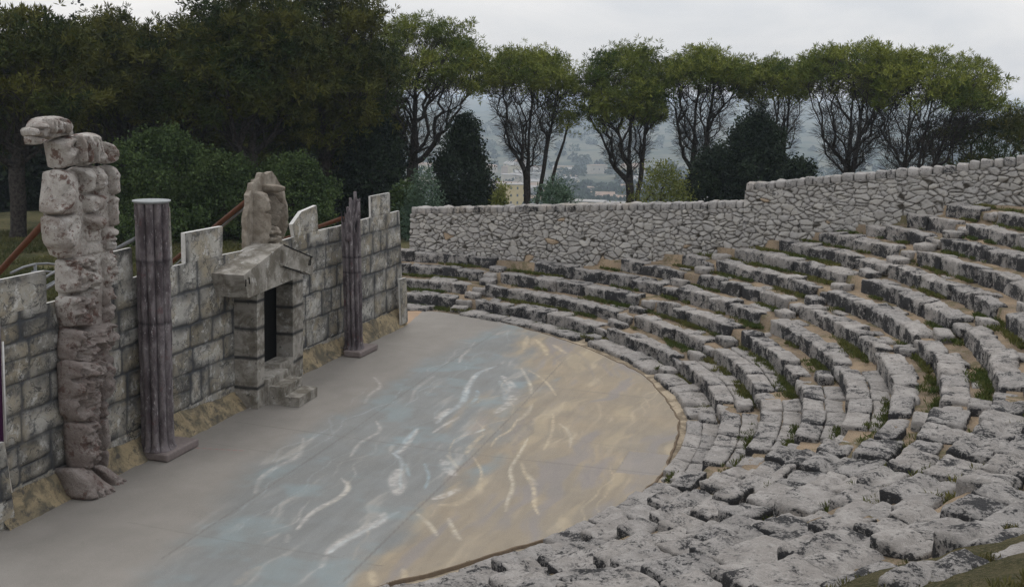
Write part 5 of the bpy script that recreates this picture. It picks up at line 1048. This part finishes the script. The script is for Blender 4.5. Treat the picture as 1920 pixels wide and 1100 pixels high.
for q in range(64):
    u = hg.choice([hg.uniform(755, 830), hg.uniform(900, 1075), hg.uniform(900, 1190), hg.uniform(1180, 1420)], p=[.2, .4, .3, .1]); D = hg.uniform(720, 1180)
    house('town_house', 'small pale hazy house in the town on the far slope', u, D, hg.uniform(9, 20), hg.uniform(8, 12), hg.uniform(4.5, 9.5), hg.uniform(-.6, .6), HW[q % 4], HR[int(hg.random() < .45)], 'hazy houses of the far town', 0 if q % 2 else 3, 1 if q % 3 else 2, hg.random() < .35)
def far_wood():
    g = np.random.default_rng(5); C = []; Z = []
    for q in range(900):
        if q < 420: u, D = g.uniform(1080, 1420), g.uniform(640, 900)
        else: u, D = g.uniform(640, 1960), g.uniform(560, 1900)
        b = away(u, D); s = g.uniform(3, 6.5); z = float(terrain_z(np.array([b[0]]), np.array([b[1]]))[0]); n = 34
        d = g.normal(size=(n, 3)); d /= np.linalg.norm(d, axis=1, keepdims=True); C.append(np.c_[b[0]+d[:, 0]*s, b[1]+d[:, 1]*s, z+s*.7+d[:, 2]*s*.8]); Z.append((d, s, g.uniform(0, 1)))
    A = Acc()
    V, Q, t_ = blades(np.concatenate(C), np.concatenate([z[0] for z in Z]), 3, 3.2, 1.3, .7, np.concatenate([np.full(34, z[2]) for z in Z]), g)
    tag(mesh('far_wood', V, Q, M_FAR, loc=(*away(1000, 900), -70), smooth=False, attrs={'tone': t_}), kind='stuff')
far_wood()
# ---------------------------------------------------------------- grass
def grass(name, P, ln, wd, per, g, mat=None):
    AX = np.tile(np.array([[0, 0, 1.]]), (len(P), 1)); tone = np.clip(.35+.45*vn(P, .7, 3)+g.uniform(-.2, .2, len(P)), 0, 1); c = np.repeat(P, 1, 0)
    V, Q, t_ = blades(c, AX, per, ln, wd, .42, tone, g); V[:, 2] = np.maximum(V[:, 2], np.repeat(np.repeat(P[:, 2], per), 4)-.02)
    tag(mesh(name, V, Q, mat or M_GRASS, loc=P.mean(0), smooth=False, attrs={'tone': t_}), kind='stuff')
gg = np.random.default_rng(9); P = []
for k in range(1, NROW+2):
    n = 1500; th = np.radians(gg.uniform(-62, 86, n)); f = gg.random(n); r = np.where(f < .62, rk(k)-.07-np.abs(gg.normal(0, .04, n)), rk(k)-gg.uniform(.05, .32, n)); z = (zk(k-1) if k > 1 else .02)-.03
    q = np.stack([r*np.cos(th), r*np.sin(th), np.full(n, z)], 1); m = (vn(q, 1.1, 8)+.5*vn(q, 4., 9) > np.where(f < .62, .0, .32)) & (in_wall(q[:, 0], q[:, 1]) > .05); P.append(q[m])
for si, a in enumerate(STAIRS):                                  # greener gangways
    n = 420; r = gg.uniform(9.6, 17.5, n); th = np.radians(a)+gg.uniform(-.3, .3, n)/r; q = np.stack([r*np.cos(th), r*np.sin(th), zk(np.clip((r-R1)/TREAD, 0, 11.9).astype(int))+0*r], 1); m = (vn(q, 1.6, 8) > .0) & (in_wall(q[:, 0], q[:, 1]) > .05); P.append(q[m])
P = np.concatenate(P); Pc = np.repeat(P, 3, 0)+np.c_[gg.normal(0, .035, (len(P)*3, 2)), np.zeros(len(P)*3)]
grass('terrace_grass', Pc, .085, .006, 7, gg)
# rank grass on the ruined top rows by the camera
n = 16000; r = gg.uniform(16.0, 19.0, n); th = np.radians(gg.uniform(-64, -40, n)); q = np.stack([r*np.cos(th), r*np.sin(th), np.where(r < rk(12), zk(np.clip(((r-R1)/TREAD+1).astype(int), 1, 12))-.04, zk(12)-.02)], 1); q = q[(vn(q, 1.1, 5) > -.45) & ~((r < 16.6) & (np.degrees(th) > -47))]
grass('rank_grass', q, .055, .004, 9, gg, leafmat('dry rank grass', (.06, .07, .02, 1), (.24, .19, .08, 1)))
n = 42000; u, D = gg.uniform(-520, 700, n), gg.uniform(17, 48, n); dv = np.stack([away(a, b) for a, b in zip(u, D)]); q = np.c_[dv, terrain_z(dv[:, 0], dv[:, 1])]; sw = -(q[:, 0]-1.6)*.985+(q[:, 1]-1.)*.175; m = (sw > 3.6) & ((vn(q, .5, 5) > -.3))
grass('meadow_grass', q[m], .16, .012, 6, gg, leafmat('meadow grass', (.05, .06, .02, 1), (.17, .155, .06, 1)))
# ---------------------------------------------------------------- sky, light, camera, haze
W = bpy.data.worlds.new('World'); S.world = W; W.use_nodes = True; nt = W.node_tree; nd = nt.nodes; bg = nd['Background']
sky = nd.new('ShaderNodeTexSky'); sky.sky_type = 'NISHITA'; sky.sun_disc = False
SUN_AZ, SUN_EL = YAW, math.radians(48); sky.sun_elevation = SUN_EL; sky.sun_rotation = SUN_AZ; sky.dust_density = 3.
tc = nd.new('ShaderNodeTexCoord'); sp = nd.new('ShaderNodeSeparateXYZ'); nt.links.new(tc.outputs['Generated'], sp.inputs[0])
mp = nd.new('ShaderNodeMapping'); mp.inputs['Scale'].default_value = (1.2, 1.2, 3.2); nt.links.new(tc.outputs['Generated'], mp.inputs[0])
nz = nd.new('ShaderNodeTexNoise'); nz.inputs['Scale'].default_value = 1.9; nz.inputs['Detail'].default_value = 6; nz.inputs['Roughness'].default_value = .55; nz.inputs['Distortion'].default_value = .4
nt.links.new(mp.outputs[0], nz.inputs['Vector'])
cr = nd.new('ShaderNodeValToRGB'); e = cr.color_ramp.elements; e[0].position = .38; e[0].color = (6.9, 7.2, 7.7, 1); e[1].position = .62; e[1].color = (10.0, 9.8, 9.7, 1)
nt.links.new(nz.outputs[0], cr.inputs[0])
mx = nd.new('ShaderNodeMix'); mx.data_type = 'RGBA'; mx.inputs[0].default_value = .88
nt.links.new(sky.outputs[0], mx.inputs[6]); nt.links.new(cr.outputs[0], mx.inputs[7]); zr = nd.new('ShaderNodeMapRange'); nt.links.new(sp.outputs[2], zr.inputs[0]); zr.inputs[1].default_value = .08; zr.inputs[2].default_value = .9; zr.inputs[3].default_value = 1.; zr.inputs[4].default_value = 1.55   # an overcast sky is brighter overhead
vm = nd.new('ShaderNodeVectorMath'); vm.operation = 'SCALE'; nt.links.new(mx.outputs[2], vm.inputs[0]); nt.links.new(zr.outputs[0], vm.inputs['Scale'])
nt.links.new(vm.outputs[0], bg.inputs[0]); bg.inputs[1].default_value = .1
sl = bpy.data.lights.new('sun', 'SUN'); sl.energy = .6; sl.angle = math.radians(18); sl.color = (1, .96, .9)
so = bpy.data.objects.new('sun', sl); COL.objects.link(so); so.location = (0, 0, 40)
from mathutils import Vector, Matrix
sd = Vector((math.sin(SUN_AZ)*math.cos(SUN_EL), math.cos(SUN_AZ)*math.cos(SUN_EL), math.sin(SUN_EL))); so.rotation_euler = sd.to_track_quat('Z', 'Y').to_euler()
cd = bpy.data.cameras.new('camera'); co = bpy.data.objects.new('camera', cd); COL.objects.link(co)
cd.sensor_width = 36; cd.lens = 36*FPX/1920; cd.shift_y = (PPY-550)/1920; cd.clip_end = 20000; cd.clip_start = .1
m = Matrix((RT, UP, -FW)).transposed().to_4x4(); m.translation = Vector(CAM); co.matrix_world = m; S.camera = co
hz = bpy.data.materials.new('haze'); hz.use_nodes = True; hn = hz.node_tree.nodes; hn.remove(hn['Principled BSDF'])
pv = hn.new('ShaderNodeVolumePrincipled'); pv.inputs['Density'].default_value = HAZE; pv.inputs['Color'].default_value = (.74, .86, 1., 1); pv.inputs['Anisotropy'].default_value = .2
hz.node_tree.links.new(pv.outputs[0], hn['Material Output'].inputs['Volume'])
V, Q = cube_grid(1, 1, 1)
o = mesh('haze', V*np.array([9500, 9500, 112])+np.array([0, 0, -92]), Q, hz, smooth=False); tag(o, kind='stuff')
vs = S.view_settings; vs.view_transform = 'Standard'; vs.look = 'None'; vs.exposure = EXPO; vs.gamma = 1
S.cycles.use_denoising = True; S.cycles.denoiser = 'OPENIMAGEDENOISE'; S.cycles.denoising_input_passes = 'RGB_ALBEDO_NORMAL'; S.cycles.denoising_prefilter = 'NONE'; S.cycles.max_bounces = 6; S.cycles.diffuse_bounces = 3; S.cycles.transparent_max_bounces = 4; S.cycles.volume_bounces = 1
S.render.use_persistent_data = False
